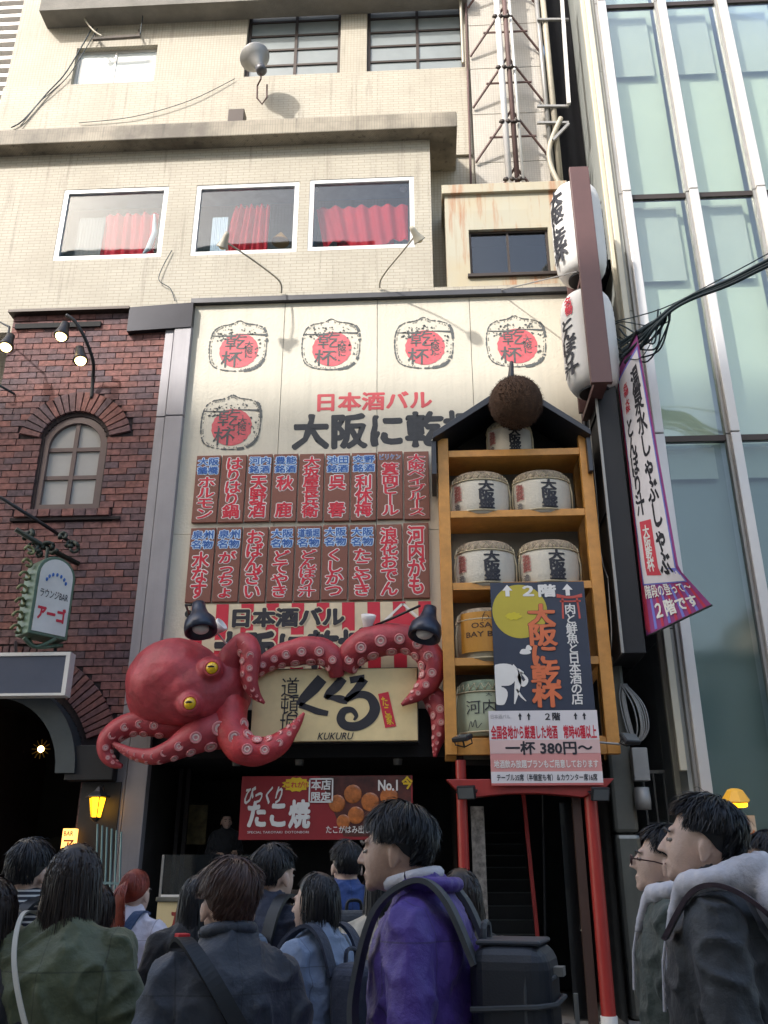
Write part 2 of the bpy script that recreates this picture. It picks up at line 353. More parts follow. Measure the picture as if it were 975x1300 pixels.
def brickmat():
    m = bpy.data.materials.new('old_red_brick'); m.use_nodes = True; n = m.node_tree.nodes; l = m.node_tree.links; b = n['Principled BSDF']
    b.inputs['Roughness'].default_value = .8; tc = n.new('ShaderNodeTexCoord'); oi = n.new('ShaderNodeObjectInfo'); at = n.new('ShaderNodeAttribute'); at.attribute_name = 'tone'
    ad = n.new('ShaderNodeMath'); l.new(oi.outputs['Random'], ad.inputs[0]); l.new(at.outputs['Fac'], ad.inputs[1]); fr = n.new('ShaderNodeMath'); fr.operation = 'FRACT'; l.new(ad.outputs[0], fr.inputs[0])
    geo = n.new('ShaderNodeNewGeometry'); nz = n.new('ShaderNodeTexNoise'); nz.inputs['Scale'].default_value = .7; nz.inputs['Detail'].default_value = 3; l.new(geo.outputs['Position'], nz.inputs['Vector'])
    mr = n.new('ShaderNodeMapRange'); mr.inputs[1].default_value = .35; mr.inputs[2].default_value = .65; mr.inputs[3].default_value = -.18; mr.inputs[4].default_value = .18; l.new(nz.outputs['Fac'], mr.inputs[0])
    a2 = n.new('ShaderNodeMath'); a2.use_clamp = True; l.new(fr.outputs[0], a2.inputs[0]); l.new(mr.outputs[0], a2.inputs[1])
    cr = n.new('ShaderNodeValToRGB'); e = cr.color_ramp.elements; e[0].position = 0; e[0].color = (*lin('#58474c'), 1); e[1].position = 1; e[1].color = (*lin('#7a5049'), 1)
    for p, c in ((.25, '#634a4b'), (.5, '#6e4c4a'), (.75, '#774f4a')): q = cr.color_ramp.elements.new(p); q.color = (*lin(c), 1)
    l.new(a2.outputs[0], cr.inputs[0])
    n2 = n.new('ShaderNodeTexNoise'); n2.inputs['Scale'].default_value = 14; n2.inputs['Detail'].default_value = 8; l.new(geo.outputs['Position'], n2.inputs['Vector'])
    r2 = n.new('ShaderNodeMapRange'); r2.inputs[1].default_value = .3; r2.inputs[2].default_value = .7; r2.inputs[3].default_value = .62; r2.inputs[4].default_value = 1.3; l.new(n2.outputs['Fac'], r2.inputs[0])
    hv = n.new('ShaderNodeHueSaturation'); l.new(cr.outputs[0], hv.inputs['Color']); l.new(r2.outputs[0], hv.inputs['Value']); l.new(hv.outputs[0], b.inputs['Base Color'])
    bp = n.new('ShaderNodeBump'); bp.inputs['Strength'].default_value = .6; bp.inputs['Distance'].default_value = .02; l.new(n2.outputs['Fac'], bp.inputs['Height']); l.new(bp.outputs[0], b.inputs['Normal'])
    return m
M['brick'] = brickmat()

# ================================================================== SETTING
MB().box(-300, 300, -300, 300, -.3, -.012).build('ground', mat('asphalt', '#4a4a4c', .9, var=.2, bump=.3, bs=60), kind='structure')
st = MB().box(-60, 60, -15.6, -1.2, -.012, 0).build('street', mat('stone_paving', '#6f6b66', .8, var=.15, bump=.2, bs=20), kind='structure')
MB().box(-60, 60, -1.2, 3.0, -.012, .012).build('pavement', mat('grey_paving', '#7c7872', .8, var=.15, bump=.2, bs=20), kind='structure')

def window(parent, wr, Y, cols=(), rows=(), fm=None, bar=.05, depth=.05, pane=None, inner=None, label=None):
    """wr world rect; frame with cols/rows fractional divisions; returns frame part"""
    X0, X1, Z0, Z1 = wr; fm = fm or M['frame_w']; mb = MB(); y0, y1 = Y, Y + depth
    mb.box(X0, X0+bar, y0, y1, Z0, Z1).box(X1-bar, X1, y0, y1, Z0, Z1).box(X0+bar, X1-bar, y0, y1, Z1-bar, Z1).box(X0+bar, X1-bar, y0, y1, Z0, Z0+bar)
    cx = [X0+bar] + [X0+(X1-X0)*c for c in cols] + [X1-bar]; cz = [Z0+bar] + [Z0+(Z1-Z0)*r for r in rows] + [Z1-bar]
    for c in cx[1:-1]: mb.box(c-bar*.45, c+bar*.45, y0+.004, y1, Z0+bar, Z1-bar)
    for r in cz[1:-1]: mb.box(X0+bar, X1-bar, y0+.008, y1-.004, r-bar*.35, r+bar*.35)
    w_ = mb.build('window', fm, parent, label=label)
    for i in range(len(cx)-1):
        for j in range(len(cz)-1):
            MB().box(cx[i]+.004, cx[i+1]-.004, y0+depth*.5, y0+depth*.5+.008, cz[j]+.004, cz[j+1]-.004).build('pane', pane or M['pglass'], w_)
    return w_

# ------------------------------------------------------------------ beige building
bb = thing('beige_building', 'old cream tiled building with canopy and red curtained windows above the shop', 'building', P(300, 380, .3) * 1)
bb.location = (-3, 1, 0)
Zbt = P(480, 378, 0).z; ZC = P(300, 150, -.25).z
zs_ = 14.76                                  # canopy soffit level
zct = P(580, 141, -.25).z
# third floor volume
W3 = [rect(75, 239, 209, 328, .05), rect(246, 233, 378, 322, .05), rect(392, 226, 526, 316, .05)]
xr3 = P(548, 280, .05).x; z3b = P(300, 395, .05).z
mb = holewall(-9.5, xr3, z3b-.3, zs_, .05, W3, .12)
mb.quad((xr3, .05, z3b-.3), (xr3, .9, z3b-.3), (xr3, .9, zs_), (xr3, .05, zs_))
mb.build('wall', M['tile'], bb)
# canopy slab
xc = P(580, 150, -.25).x
MB().box(-9.5, xc, -.25, .9, zs_, zct).build('canopy', M['slab'], bb, bevel=.02)
# fourth floor wall
Z4t = 22.5
W4 = [rect(94, 59, 197, 107, .9), rect(315, -40, 433, 95, .9), rect(466, -45, 588, 89, .9)]
x4 = P(597, 100, .9).x; z4b = 9
mb = holewall(-9.0, x4, z4b, Z4t, .9, W4, .18); mb.quad((-9.0, .9, z4b), (-9.0, 6, z4b), (-9.0, 6, Z4t), (-9.0, .9, Z4t)); mb.build('wall', M['tile4'], bb)
X0, X1, Z0, Z1 = rect(20, 102, 596, 150, .86); MB().box(-9.0, P(596, 120, .9).x-.004, .84, .898, zct-.01, P(300, 98, .84).z).build('parapet_band', M['tile'], bb)
MB().box(P(52, 10, .5).x, x4+.0, .45, .898, P(300, 4, .5).z, P(300, 4, .5).z+.35).build('upper_ledge', M['concrete'], bb)
MB().box(-9.5, 3.5, 5.9, 6, 0, Z4t).build('rear_wall', M['concrete'], bb)
MB().box(-9.0, 3.4, .9, 6, Z4t, Z4t+.2).build('roof', M['concrete'], bb)
# rooms behind windows
def room(wr, Y, d, m=None, parent=bb):
    X0, X1, Z0, Z1 = wr; e = .25
    mb = MB(); mb.quad((X0-e, Y+d, Z0-e), (X1+e, Y+d, Z0-e), (X1+e, Y+d, Z1+e), (X0-e, Y+d, Z1+e))
    mb.quad((X0-e, Y, Z1+e), (X1+e, Y, Z1+e), (X1+e, Y+d, Z1+e), (X0-e, Y+d, Z1+e)); mb.quad((X0-e, Y, Z0-e), (X1+e, Y, Z0-e), (X1+e, Y+d, Z0-e), (X0-e, Y+d, Z0-e))
    mb.quad((X0-e, Y, Z0-e), (X0-e, Y+d, Z0-e), (X0-e, Y+d, Z1+e), (X0-e, Y, Z1+e)); mb.quad((X1+e, Y, Z0-e), (X1+e, Y+d, Z0-e), (X1+e, Y+d, Z1+e), (X1+e, Y, Z1+e))
    return mb.build('room_lining', m or M['interior'], parent)
def curtain(win, x0, y0, x1, y1, Y, skew=0, m=None, amp=.03, folds=9, name='curtain', bot=.0):
    X0, X1, Z0, Z1 = rect(x0, y0, x1, y1, Y); mb = MB(); n = 48; k = 8; base = 0
    for i in range(n+1):
        u = i/n
        for j in range(k+1):
            t = j/k; x = X0+(X1-X0)*(u + skew*(t-.5)*(1-u)); z = Z0+(Z1-Z0)*t + bot*math.sin(u*9)*(1-t)
            mb.v.append((x, Y + amp*math.sin(u*folds*6.28+t*1.5)+amp*.5*math.sin(u*23), z))
    for i in range(n):
        for j in range(k): a = i*(k+1)+j; mb.f.append((a, a+k+1, a+k+2, a+1))
    return mb.build(name, m or M['curtain'], win, smooth=True)
wins = [window(bb, w_, .06, fm=mat('bright_aluminium_frame', '#d2d2d0', .35, metal=.1, var=.04), bar=.085, depth=.08) for w_ in W3]
for w_ in W3: room(w_, .2, 2.2)
curtain(wins[0], 130, 272, 198, 330, .32, amp=.04, folds=6)
curtain(wins[0], 96, 277, 130, 330, .3, m=mat('tan_blind', '#8b8074', .8), amp=.003, name='blind')
MB().tube([P(196, 272, .27), P(196, 296, .26), P(188, 316, .25), P(182, 322, .25)], [.02, .05, .05, .02]).build('tied_net_curtain', M['white'], wins[0])
curtain(wins[1], 288, 262, 341, 324, .32, amp=.05, folds=7, skew=.25)
curtain(wins[1], 268, 276, 288, 324, .28, m=M['white'], amp=.004, name='blind')
curtain(wins[2], 406, 262, 518, 312, .32, amp=.04, folds=7, skew=-.1, bot=.12)
c_ = curtain(wins[2], 428, 296, 500, 318, .38, amp=.03, folds=5, bot=.05)
# brass lamps hung in middle window
MB().lathe([(.02, .2), (.16, .0), (.17, -.03)], P(356, 306, .6), n=16).build('lamp_shade', M['wood'], wins[1])
for x in (400, 512): MB().ell(P(x, 240, .5), (.07, .07, .05)).build('ceiling_light', M['white'], wins[2])
# 4F windows
wa = window(bb, W4[0], 1.02, cols=(.47,), fm=M['frame_w'], bar=.05, depth=.05, pane=mat('bright_frosted_glass', '#d3dad9', .12, var=.03))
for k in (1, 2):
    X0, X1, Z0, Z1 = W4[k]
    window(bb, W4[k], 1.0, cols=(.52,), rows=(.13, .27, .40, .53, .66, .8), fm=M['frame_d'], bar=.07, depth=.07, pane=mat('frosted_wired_glass', '#7f8686', .3, var=.12, vs=1.2))
# rust stained box with small window
Wb = rect(596, 290, 698, 347, .05); xb0, xb1, _, _ = rect(566, 300, 722, 300, .05)
zbb = P(640, 372, .05).z; zbt = P(640, 246, .05).z
mb = holewall(xb0, xb1, zbb-.2, zbt, .05, [Wb], .14); mb.quad((xb0,.05,zbb-.2),(xb0,.05,zbt),(xb0,.9,zbt),(xb0,.9,zbb-.2)); mb.quad((xb1,.05,zbb-.2),(xb1,.9,zbb-.2),(xb1,.9,zbt),(xb1,.05,zbt))
mb.build('wall', M['rusty'], bb)
MB().box(xb0-.05, xb1+.05, -.02, .9, zbt, zbt+.2).build('ledge', M['rusty'], bb, bevel=.01)
MB().box(Wb[0]-.05, Wb[1]+.12, -.01, .05, Wb[2]-.08, Wb[2]-.02).build('sill', M['frame_d'], bb)
window(bb, Wb, .12, cols=(.49,), fm=M['frame_d'], bar=.045, depth=.05); room(Wb, .2, .65, M['net'])
# tile panel column
xp0, xp1, _, _ = rect(598, 120, 692, 120, .84)
mb = MB(); z = zbt+.2; k = 0
while z < Z4t:
    mb2 = MB().box(xp0+.01, xp1-.004, .80, .9, z+.006, min(z+1.28, Z4t)-.006); mb2.build('tile_panel', M['tilew'], bb, bevel=.006); z += 1.28
MB().box(xp0, xp1, .86, .9, 9, Z4t).build('panel_backing', M['concrete'], bb)
MB().tube([P(590, -40, .78), P(598, 236, .78)], .025).build('downpipe', M['rustp'], bb)
MB().tube([P(583, -40, .7), P(588, 80, .7)], .03).build('drain_pipe', M['pipe'], bb)

# ------------------------------------------------------------------ lattice mast with pipes on the panel column
mast = thing('antenna_mast', 'white and rust red pipe mast with lattice braces on the tiled column', 'mast', (P(650, 235, .3).x, .3, zbt+.2))
ztop = 21.5; zb = zbt+.2
mx = P(645, 120, .3).x
MB().tube([(mx-.10, .28, zb), (mx-.10, .28, ztop)], .062, 14).build('white_pipe', M['whp'], mast, smooth=True)
MB().tube([(mx+.06, .30, zb), (mx+.06, .30, ztop)], .05, 12).build('rust_pipe', M['rustp'], mast, smooth=True)
MB().tube([(mx+.17, .32, zb), (mx+.17, .32, ztop)], .03, 10).build('thin_pipe', M['frame_w'], mast, smooth=True)
for i in range(6):
    z = zb + .25 + i*1.45
    b1 = MB().bar((xp0+.02, .75, z-.45), (mx+.05, .33, z+.45), .035); b1.build('brace', M['rustp'], mast)
    MB().bar((xp1-.02, .75, z-.45), (mx+.05, .33, z+.45), .035).build('brace', M['rustp'], mast)
    MB().bar((xp0+.3, .55, z-.02), (xp1-.3, .55, z-.02), .03).build('rung', M['rustp'], mast)
    q = MB()
    for dx in (-.16, -.05, .1): q.ell((mx+dx, .23, z+.06), (.055, .045, .05), 8, 6)
    q.bar((mx-.22, .24, z+.06), (mx+.2, .24, z+.06), .03); q.build('clamp', M['frame_d'], mast)
# pipes at right of panel
pr_ = thing('drain_pipes', 'grey and beige drain pipes running down beside the tiled column', 'pipes', (P(705, 235, .7).x, .7, zbt))
for x0, x1, r, m in ((695, 712, .06, 'pipe'), (683, 703, .05, 'grey')):
    a, b = P(x0, -20, .7), P(x0+ (x1-x0), 235, .7); MB().tube([(b.x, .7, b.z), (b.x, .7, 21.5)], r, 12).build('pipe', M[m], pr_, smooth=True)
pts = [P(712, 150, .6), P(698, 185, .6), P(699, 210, .6), P(712, 238, .6)]
MB().tube(catmull([list(p) for p in pts], 6), .05, 10).build('bent_pipe', M['pipe'], pr_, smooth=True)
for y in (25, 135, 156):
    MB().bar(P(682, y, .62), P(722, y, .62), .05).build('bracket', M['grey'], pr_)
MB().bar(P(712, -20, .5), P(722, 132, .5), .07).build('duct', M['frame_w'], pr_)
MB().bar(P(722, 157, .5), P(702, 178, .5), .05).build('strut', M['grey'], pr_)
# dark net over the gap
mb = MB(); n = 14
for i in range(n+1):
    for j in range(16):
        x = P(690, 120, 1.6).x + .1 + i*.13; z = 8 + j*.95; mb.v.append((x, 1.6 + .12*math.sin(i*1.9) + .1*noise.noise((i*.5, j*.4, 0)), z))
for i in range(n):
    for j in range(15): a = i*16+j; mb.f.append((a, a+16, a+17, a+1))
mb.build('safety_net', M['net'], smooth=True, label='dark safety net hanging in the gap beside the glass building', cat='net')

# ------------------------------------------------------------------ glass building on the right
gb = thing('glass_building', 'modern building with green glass bays and white vertical fins', 'building', (6, -.3, 0))
GY = -.3; gx = [P(792, 249, GY).x + .03 + k*1.165 for k in range(9)]; gz = [.2, P(880, 554, GY).z, 12.9, 17.7, 22.6]
for k, x in enumerate(gx):
    for a, b in zip(gz[:-1], gz[1:]):
        MB().box(x-.075, x+.075, GY-.14, GY+.05, a+.012, b-.008).build('mullion', M['fin'], gb, bevel=.012)
        MB().box(x-.125, x-.078, GY-.06, GY+.05, a+.012, b-.008).build('mullion_flange', M['grey'], gb)
for k in range(8):
    for j in range(4):
        a, b = gx[k]+.08, gx[k+1]-.08-.05; z0, z1 = gz[j], gz[j+1]
        MB().box(a, b, GY-.03, GY+.06, z1-.10, z1).build('transom', M['frame_d'], gb)
        MB().box(a, b, GY, GY+.012, z0+.004, z1-.102).build('glass_pane', M['gglass'] if j > 0 else M['lglass'], gb)
        h = z1-.102-z0
        MB().box(a+.1, b-.12, GY+.20, GY+.21, z0+h*(.66 if j > 0 else .93), z1-.10).build('roller_blind', M['blind'], gb)
        MB().box(a-.02, b+.02, GY+.30, GY+.32, z0, z1).build('frosted_panel', M['frost'] if j > 0 else mat('frosted_grey', '#7b8885', .5, var=.05, vs=.6), gb)  # lowest bay: panel colour greyed to carry the shade down there
xg = gx[0]-.16
for j, (a, b) in enumerate(((0.2, 5.0), (5.0, 10.5), (10.5, 16), (16, 22.6))):
    for y0, y1 in ((-.25, 1.0), (1.0, 2.6), (2.6, 6.0)):
        MB().box(xg-.02, xg+.06, y0+.006, y1-.006, a+.008, b-.008).build('side_panel', M['ppanel'], gb)
MB().box(xg-.13, xg-.03, GY-.02, GY+.10, 3, 22.6).build('edge_fin', M['fince'], gb, bevel=.01)
MB().box(xg-.10, xg-.02, GY+.45, GY+.55, .2, 22.6).build('edge_fin', M['fince'], gb, bevel=.01)
MB().box(xg+.07, gx[8], 5.8, 6, 0, 22.6).build('rear_wall', M['ppanel'], gb)
MB().box(xg+.07, gx[8], GY, 6, 22.6, 22.9).build('roof', M['concrete'], gb)
MB().box(xg+.07, gx[8], GY+.05, 5.8, 0, .2).build('plinth', M['concrete'], gb)
# alley between
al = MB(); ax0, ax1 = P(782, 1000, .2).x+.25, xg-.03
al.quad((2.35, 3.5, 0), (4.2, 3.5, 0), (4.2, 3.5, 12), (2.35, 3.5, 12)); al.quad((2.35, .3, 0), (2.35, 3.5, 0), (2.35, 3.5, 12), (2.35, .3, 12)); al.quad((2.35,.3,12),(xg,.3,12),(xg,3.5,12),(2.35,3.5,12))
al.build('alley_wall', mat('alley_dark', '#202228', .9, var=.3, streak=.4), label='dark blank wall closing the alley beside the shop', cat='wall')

# ------------------------------------------------------------------ buildings out of view: the other side of the street, left neighbour
def plain_block(name, label, x0, x1, y0, y1, h, col, fy, cols_, rows_):
    t = thing(name, label, 'building', ((x0+x1)/2, (y0+y1)/2, 0)); fm = mat(name+label[:9]+'_wall', col, .7, var=.08, streak=.15)
    MB().box(x0, x1, y0, y1, 0, h).build('wall', fm, t)
    wm = mat('far_window_glass', '#3c4a55', .1, var=.2, vs=.4); q = MB()
    for i in range(cols_):
        for j in range(rows_):
            a = x0 + (x1-x0)*(i+.2)/cols_; b = x0 + (x1-x0)*(i+.8)/cols_; c = h*(j+.35)/rows_; d = h*(j+.8)/rows_
            q.box(a, b, fy-.03, fy+.03, c, d)
    q.build('windows_row', wm, t); t.children[-1].name = 'window'
    MB().box(x0-.1, x1+.1, y0-.1, y1+.1, h, h+.5).build('cornice', M['concrete'], t)
plain_block('street_building', 'pale seven storey block across the street', -25, -2.0, -30, -16.2, 25.4, '#d8d0c2', -16.2, 12, 7)  # unseen; height and extent set so its shadow covers lower facade and street
plain_block('street_building', 'low grey shop block across the street', -1.9, 14, -30, -16.2, 8, '#c9c6be', -16.2, 7, 2)  # unseen; kept low so open sky fills the shaded street
plain_block('street_building', 'beige block further right across the street', 14.1, 40, -30, -16.2, 12, '#c4b8a2', -16.2, 10, 3)

# white louvred building at top left
lb = thing('louvred_building', 'white building with horizontal louvres behind the cream building at top left', 'building', (-13.5, 3, 0))
MB().box(-20, -9.3, 3.2, 9, 0, 24).build('wall', mat('bright_white_wall', '#d9d7d4', .5), lb)
for k in range(40):
    MB().box(-20, -9.3, 2.75, 3.1, 12.0+k*.30, 12.0+k*.30+.10).build('louvre', M['fin'], lb)

# ------------------------------------------------------------------ brick building (left)
kb = thing('brick_building', 'dark red brick pub front with arched window and arched gateway', 'building', (-6, .2, 0))
XL, XR = P(19, 399, 0).x, P(212, 500, 0).x; ZT = P(100, 400, 0).z
ZB = .0
aw = dict(x=P(95, 560, 0).x, z=P(95, 566, 0).z, r=.56, b=P(90, 648, 0).z)   # arched window
gc = (P(-12, 985, 0).x, P(-12, 985, 0).z); gr = 1.35                         # gateway arch
def in_arch(x, z, e=0):
    if abs(x-aw['x']) < aw['r']+e and aw['b']-.0-e*.3 < z < aw['z']: return True
    if math.hypot(x-aw['x'], z-aw['z']) < aw['r']+e and z >= aw['z']: return True
    return False
def in_gate(x, z, e=0):
    if abs(x-gc[0]) < gr+e and z <= gc[1]: return True
    return math.hypot(x-gc[0], z-gc[1]) < gr+e
# backing wall with openings (fine strips so that the arches are cut out)
mb = MB(); xs = [XL-.0 + k*.04 for k in range(int((XR-XL)/.04)+1)] + [XR]
for a, b in zip(xs[:-1], xs[1:]):
    c = (a+b)/2; segs = [(0, ZT)]
    def cut(segs, lo, hi):
        o = []
        for s, e in segs:
            if hi <= s or lo >= e: o.append((s, e)); continue
            if s < lo: o.append((s, lo))
            if e > hi: o.append((hi, e))
        return o
    if abs(c-aw['x']) < aw['r']-.02: segs = cut(segs, aw['b'], aw['z']+math.sqrt(aw['r']**2-(c-aw['x'])**2))
    if abs(c-gc[0]) < gr-.02: segs = cut(segs, 0, gc[1]+math.sqrt(gr**2-(c-gc[0])**2))
    for s, e in segs: mb.box(a, b, .0, .28, s, e)
mb.build('wall', M['mortar'], kb)
MB().box(XL-.02, XR, .28, 6, ZT-.2, ZT).build('roof', M['concrete'], kb)
MB().box(XL-.02, XL+.02, .29, 6, 0, ZT-.21).build('side_wall', M['mortar'], kb)
PX, PZ = .30, .1175; slots = []; row = 0; z = ZT - PZ
while z > .1:
    x = XL - (PX/2 if row % 2 else 0)
    while x < XR:
        a, b = max(x, XL)+.006, min(x+PX, XR)-.006; cz = z+PZ/2
        if b-a > .06:
            segs = [(a, b)]
            for test in (lambda q: cz-aw['z']-.02 > abs(q-aw['x'])*.17 and math.hypot(q-aw['x'], cz-aw['z']) < .99, lambda q: in_arch(q, cz, .0), lambda q: in_gate(q, cz, .55) and cz > gc[1]-.0, lambda q: in_gate(q, cz, 0), lambda q: abs(q-aw['x']) < .80 and aw['b']-.2 < cz < aw['b']+.01):
                ns = []
                for s, e in segs:
                    k = 12; run = None
                    for i in range(k+1):
                        q = s+(e-s)*i/k; ok = not test(q)
                        if ok and run is None: run = q
                        if (not ok) and run is not None: ns.append((run, s+(e-s)*(i-1)/k)); run = None
                    if run is not None: ns.append((run, e))
                segs = [t for t in ns if t[1]-t[0] > .05]
            for s, e in segs: slots.append((s, e, z))
        x += PX
    z -= PZ; row += 1
def bmesh_brick(L, H, seed):
    rnd = random.Random(seed); q = MB().box(-L/2, L/2, -.022, .0, -H/2, H/2)
    q.v = [(x + rnd.uniform(-.004, .004), y + (rnd.uniform(-.006, .004) if y < 0 else 0), zz + rnd.uniform(-.004, .004)) for x, y, zz in q.v]; return q.mesh('brick')
Bm = [bmesh_brick(1, PZ-.016, k) for k in range(6)]
for me in Bm: me.materials.append(M['brick'])
camd = lambda s: (Vector(((s[0]+s[1])/2, 0, s[2])) - CAM).length
vis = [s for s in slots if s[2] > P(100, 900, 0).z]; vis.sort(key=camd)
pick = set(map(id, vis[:235])); rest = MB(); tones = []
for s in slots:
    L = s[1]-s[0]; cx = (s[0]+s[1])/2; cz = s[2]+PZ/2; yj = random.uniform(-.008, .003)
    if id(s) in pick:
        o = bpy.data.objects.new('brick', random.choice(Bm)); COL.objects.link(o); o.parent = kb; o.location = Vector((cx, yj, cz)) - kb.location; o.scale = (L, 1, 1)
    else:
        rest.box(cx-L/2, cx+L/2, -.022+yj, .0, cz-PZ/2+.008, cz+PZ/2-.008); tones.append(random.random())
ro = rest.build('brickwork', M['brick'], kb, kind='stuff')
at = ro.data.attributes.new('tone', 'FLOAT', 'POINT'); at.data.foreach_set('value', [t for t in tones for _ in range(8)])
def radial(cx, cz, r0, r1, a0, a1, n, name='arch_brick', proud=.05):
    for k in range(n):
        a = rad(a0 + (a1-a0)*(k+.5)/n); da = abs(rad(a1-a0))/n; rm = (r0+r1)/2; d = Vector((math.cos(a), 0, math.sin(a))); t = Vector((-d.z, 0, d.x))
        hw = rm*da/2 - .011
        if cx + math.cos(a)*rm > XR-.1 or cz + d.z*rm < .2 or cx + math.cos(a)*rm < XL: continue
        q = MB(); i = [Vector((cx, -.01-proud/2, cz)) + d*r + t*s*hw*(r/rm) + Vector((0, yy, 0)) for yy in (-proud/2-random.uniform(0,.012), proud/2) for r, s in ((r0+.01, -1), (r1-random.uniform(0,.02), -1), (r1-.01, 1), (r0+.01, 1))]
        q.v = [tuple(p) for p in i]; q.f = [(0,3,2,1), (4,5,6,7), (0,1,5,4), (1,2,6,5), (2,3,7,6), (3,0,4,7)]
        q.build(name, M['brick'], kb)
radial(aw['x'], aw['z']+.02, .60, .98, 168, 12, 19)
radial(gc[0], gc[1], gr+.1, gr+.55, 100, 20, 24)
for k in range(8):
    X0 = aw['x']-.78 + k*.195; MB().box(X0+.008, X0+.187, -.10-random.random()*.01, 0, aw['b']-.13, aw['b']-.01).build('sill_brick', M['brick'], kb)
MB().box(aw['x']-.85, aw['x']+.95, -.07, 0, aw['b']-.19, aw['b']-.14).build('sill_slab', M['mortar'], kb)
# arched window
fm = mat('taupe_frame', '#5b4c4a', .5, var=.1)
def arc_pts(r, n=20): return [(aw['x']+r*math.cos(math.pi*k/n), aw['z']+r*math.sin(math.pi*k/n)) for k in range(n+1)]
mb = MB(); o_, i_ = arc_pts(.555), arc_pts(.44); o_ = [(aw['x']+.555, aw['b'])] + o_ + [(aw['x']-.555, aw['b'])]; i_ = [(aw['x']+.44, aw['b']+.12)] + i_ + [(aw['x']-.44, aw['b']+.12)]
for k in range(len(o_)-1):
    for y0, y1 in ((.0, .12),):
        p = [(o_[k][0], o_[k][1]), (o_[k+1][0], o_[k+1][1]), (i_[k+1][0], i_[k+1][1]), (i_[k][0], i_[k][1])]; mb.prism(p, .02, .14)
mb.prism([(aw['x']-.44, aw['b']+.12), (aw['x']+.44, aw['b']+.12), (aw['x']+.555, aw['b']), (aw['x']-.555, aw['b'])], .02, .14)
mb.box(aw['x']-.035, aw['x']+.035, .05, .12, aw['b']+.12, aw['z']+.44)
hs = [aw['b']+.12+(aw['z']-aw['b'])*f for f in (.42, .86)]
for h in hs: mb.box(aw['x']-.44, aw['x']+.44, .055, .115, h-.035, h+.035)
aww = mb.build('window', fm, kb, label='arched window with six white panes')
pm = mat('milky_glass', '#a3a2a0', .12, var=.06, coat=.4)
lv = [aw['b']+.12] + hs
for sx in (-1, 1):
    for k in range(2):
        xa, xb = sorted((aw['x']+sx*.035, aw['x']+sx*.44)); MB().box(xa, xb, .09, .10, lv[k]+.035*(k > 0), lv[k+1]-.035).build('pane', pm, aww)
    poly = [(aw['x']+sx*.035, hs[1]+.035)] + [(aw['x']+sx*x, max(hs[1]+.035, aw['z']+math.sqrt(max(.44**2-x*x, 0)))) for x in (.035, .12, .2, .28, .35, .4, .425, .439)] + [(aw['x']+sx*.44, hs[1]+.035)]
    if sx > 0: poly = poly[::-1]
    MB().prism(poly, .09, .10).build('pane', pm, aww)
# beam on top of the brick wall, small dark bar
MB().box(P(20, 412, -.05).x, P(128, 412, -.05).x, -.07, -.03, P(80, 416, -.05).z, P(80, 410, -.05).z).build('conduit', M['blk2'], kb)
MB().box(XL-.05, P(165, 392, -.1).x, -.16, .05, ZT, ZT+.05).build('coping', M['frame_d'], kb)
# gateway: arched metal hood, dark interior
hd = MB(); n = 22
for k in range(n):
    a0, a1 = math.pi*(1-k/n*1), math.pi*(1-(k+1)/n)
    for r0, r1, y0, y1 in ((gr-.28, gr+.0, -.32, -.28), (gr-.04, gr+.0, -.28, .1)):
        p = [(gc[0]+r*math.cos(a), gc[1]+r*math.sin(a)) for r, a in ((r1, a0), (r1, a1), (r0, a1), (r0, a0))]; hd.prism(p, y0, y1)
hd.build('gate_hood', mat('dull_zinc', '#4c5254', .45, metal=.4, var=.2), kb)
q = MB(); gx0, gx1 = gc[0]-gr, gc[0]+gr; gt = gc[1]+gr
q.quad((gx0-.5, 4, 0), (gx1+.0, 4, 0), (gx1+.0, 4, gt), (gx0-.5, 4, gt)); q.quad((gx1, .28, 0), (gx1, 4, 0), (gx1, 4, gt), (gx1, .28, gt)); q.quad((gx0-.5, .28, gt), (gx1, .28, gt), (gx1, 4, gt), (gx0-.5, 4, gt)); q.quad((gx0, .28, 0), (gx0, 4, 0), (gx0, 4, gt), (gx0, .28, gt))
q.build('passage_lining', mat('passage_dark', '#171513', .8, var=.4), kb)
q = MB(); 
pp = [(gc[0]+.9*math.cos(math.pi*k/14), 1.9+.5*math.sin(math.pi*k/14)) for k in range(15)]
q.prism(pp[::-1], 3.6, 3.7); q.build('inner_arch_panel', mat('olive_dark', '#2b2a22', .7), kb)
# black pier cladding right of the gate
X0, X1, Z0, Z1 = rect(90, 948, 150, 992, -.1); MB().box(X0, X1, -.28, -.03, Z0, Z1).build('black_box_cladding', M['black'], kb, bevel=.01)
MB().box(gc[0]+gr+.05, XR-.02, -.10, -.03, .012, Z0-.01).build('pier_cladding', mat('pier_black', '#1d1e20', .5, var=.25), kb)

# aluminium trim column left of sign
tr = thing('trim_column', 'grey aluminium column between the brick front and the cream signboard', 'column', (-4.3, -.05, 0))
X0, X1, _, _ = rect(208, 560, 228, 560, -.06); zt_ = P(225, 416, -.06).z
for a, b in ((0.02, 4.0), (4.01, P(225, 530, -.06).z), (P(225, 530, -.06).z+.02, zt_)):
    MB().box(X0+.0, X1+.03, -.12, .05, a, b).build('cladding_panel', M['alu'], tr, bevel=.008)
    MB().box(X0-.17, X0-.02, -.08, .05, a, b).build('side_strip', M['alu'], tr, bevel=.008)
a = rect(162, 387, 243, 416, -.18); MB().prism([(a[0], a[2]-.02), (a[1], a[2]+.03), (a[1], a[3]+.06), (a[0], a[3])], -.14, .0).build('flashing', mat('black_steel_sheet', '#2c2c31', .3, metal=.6), tr)

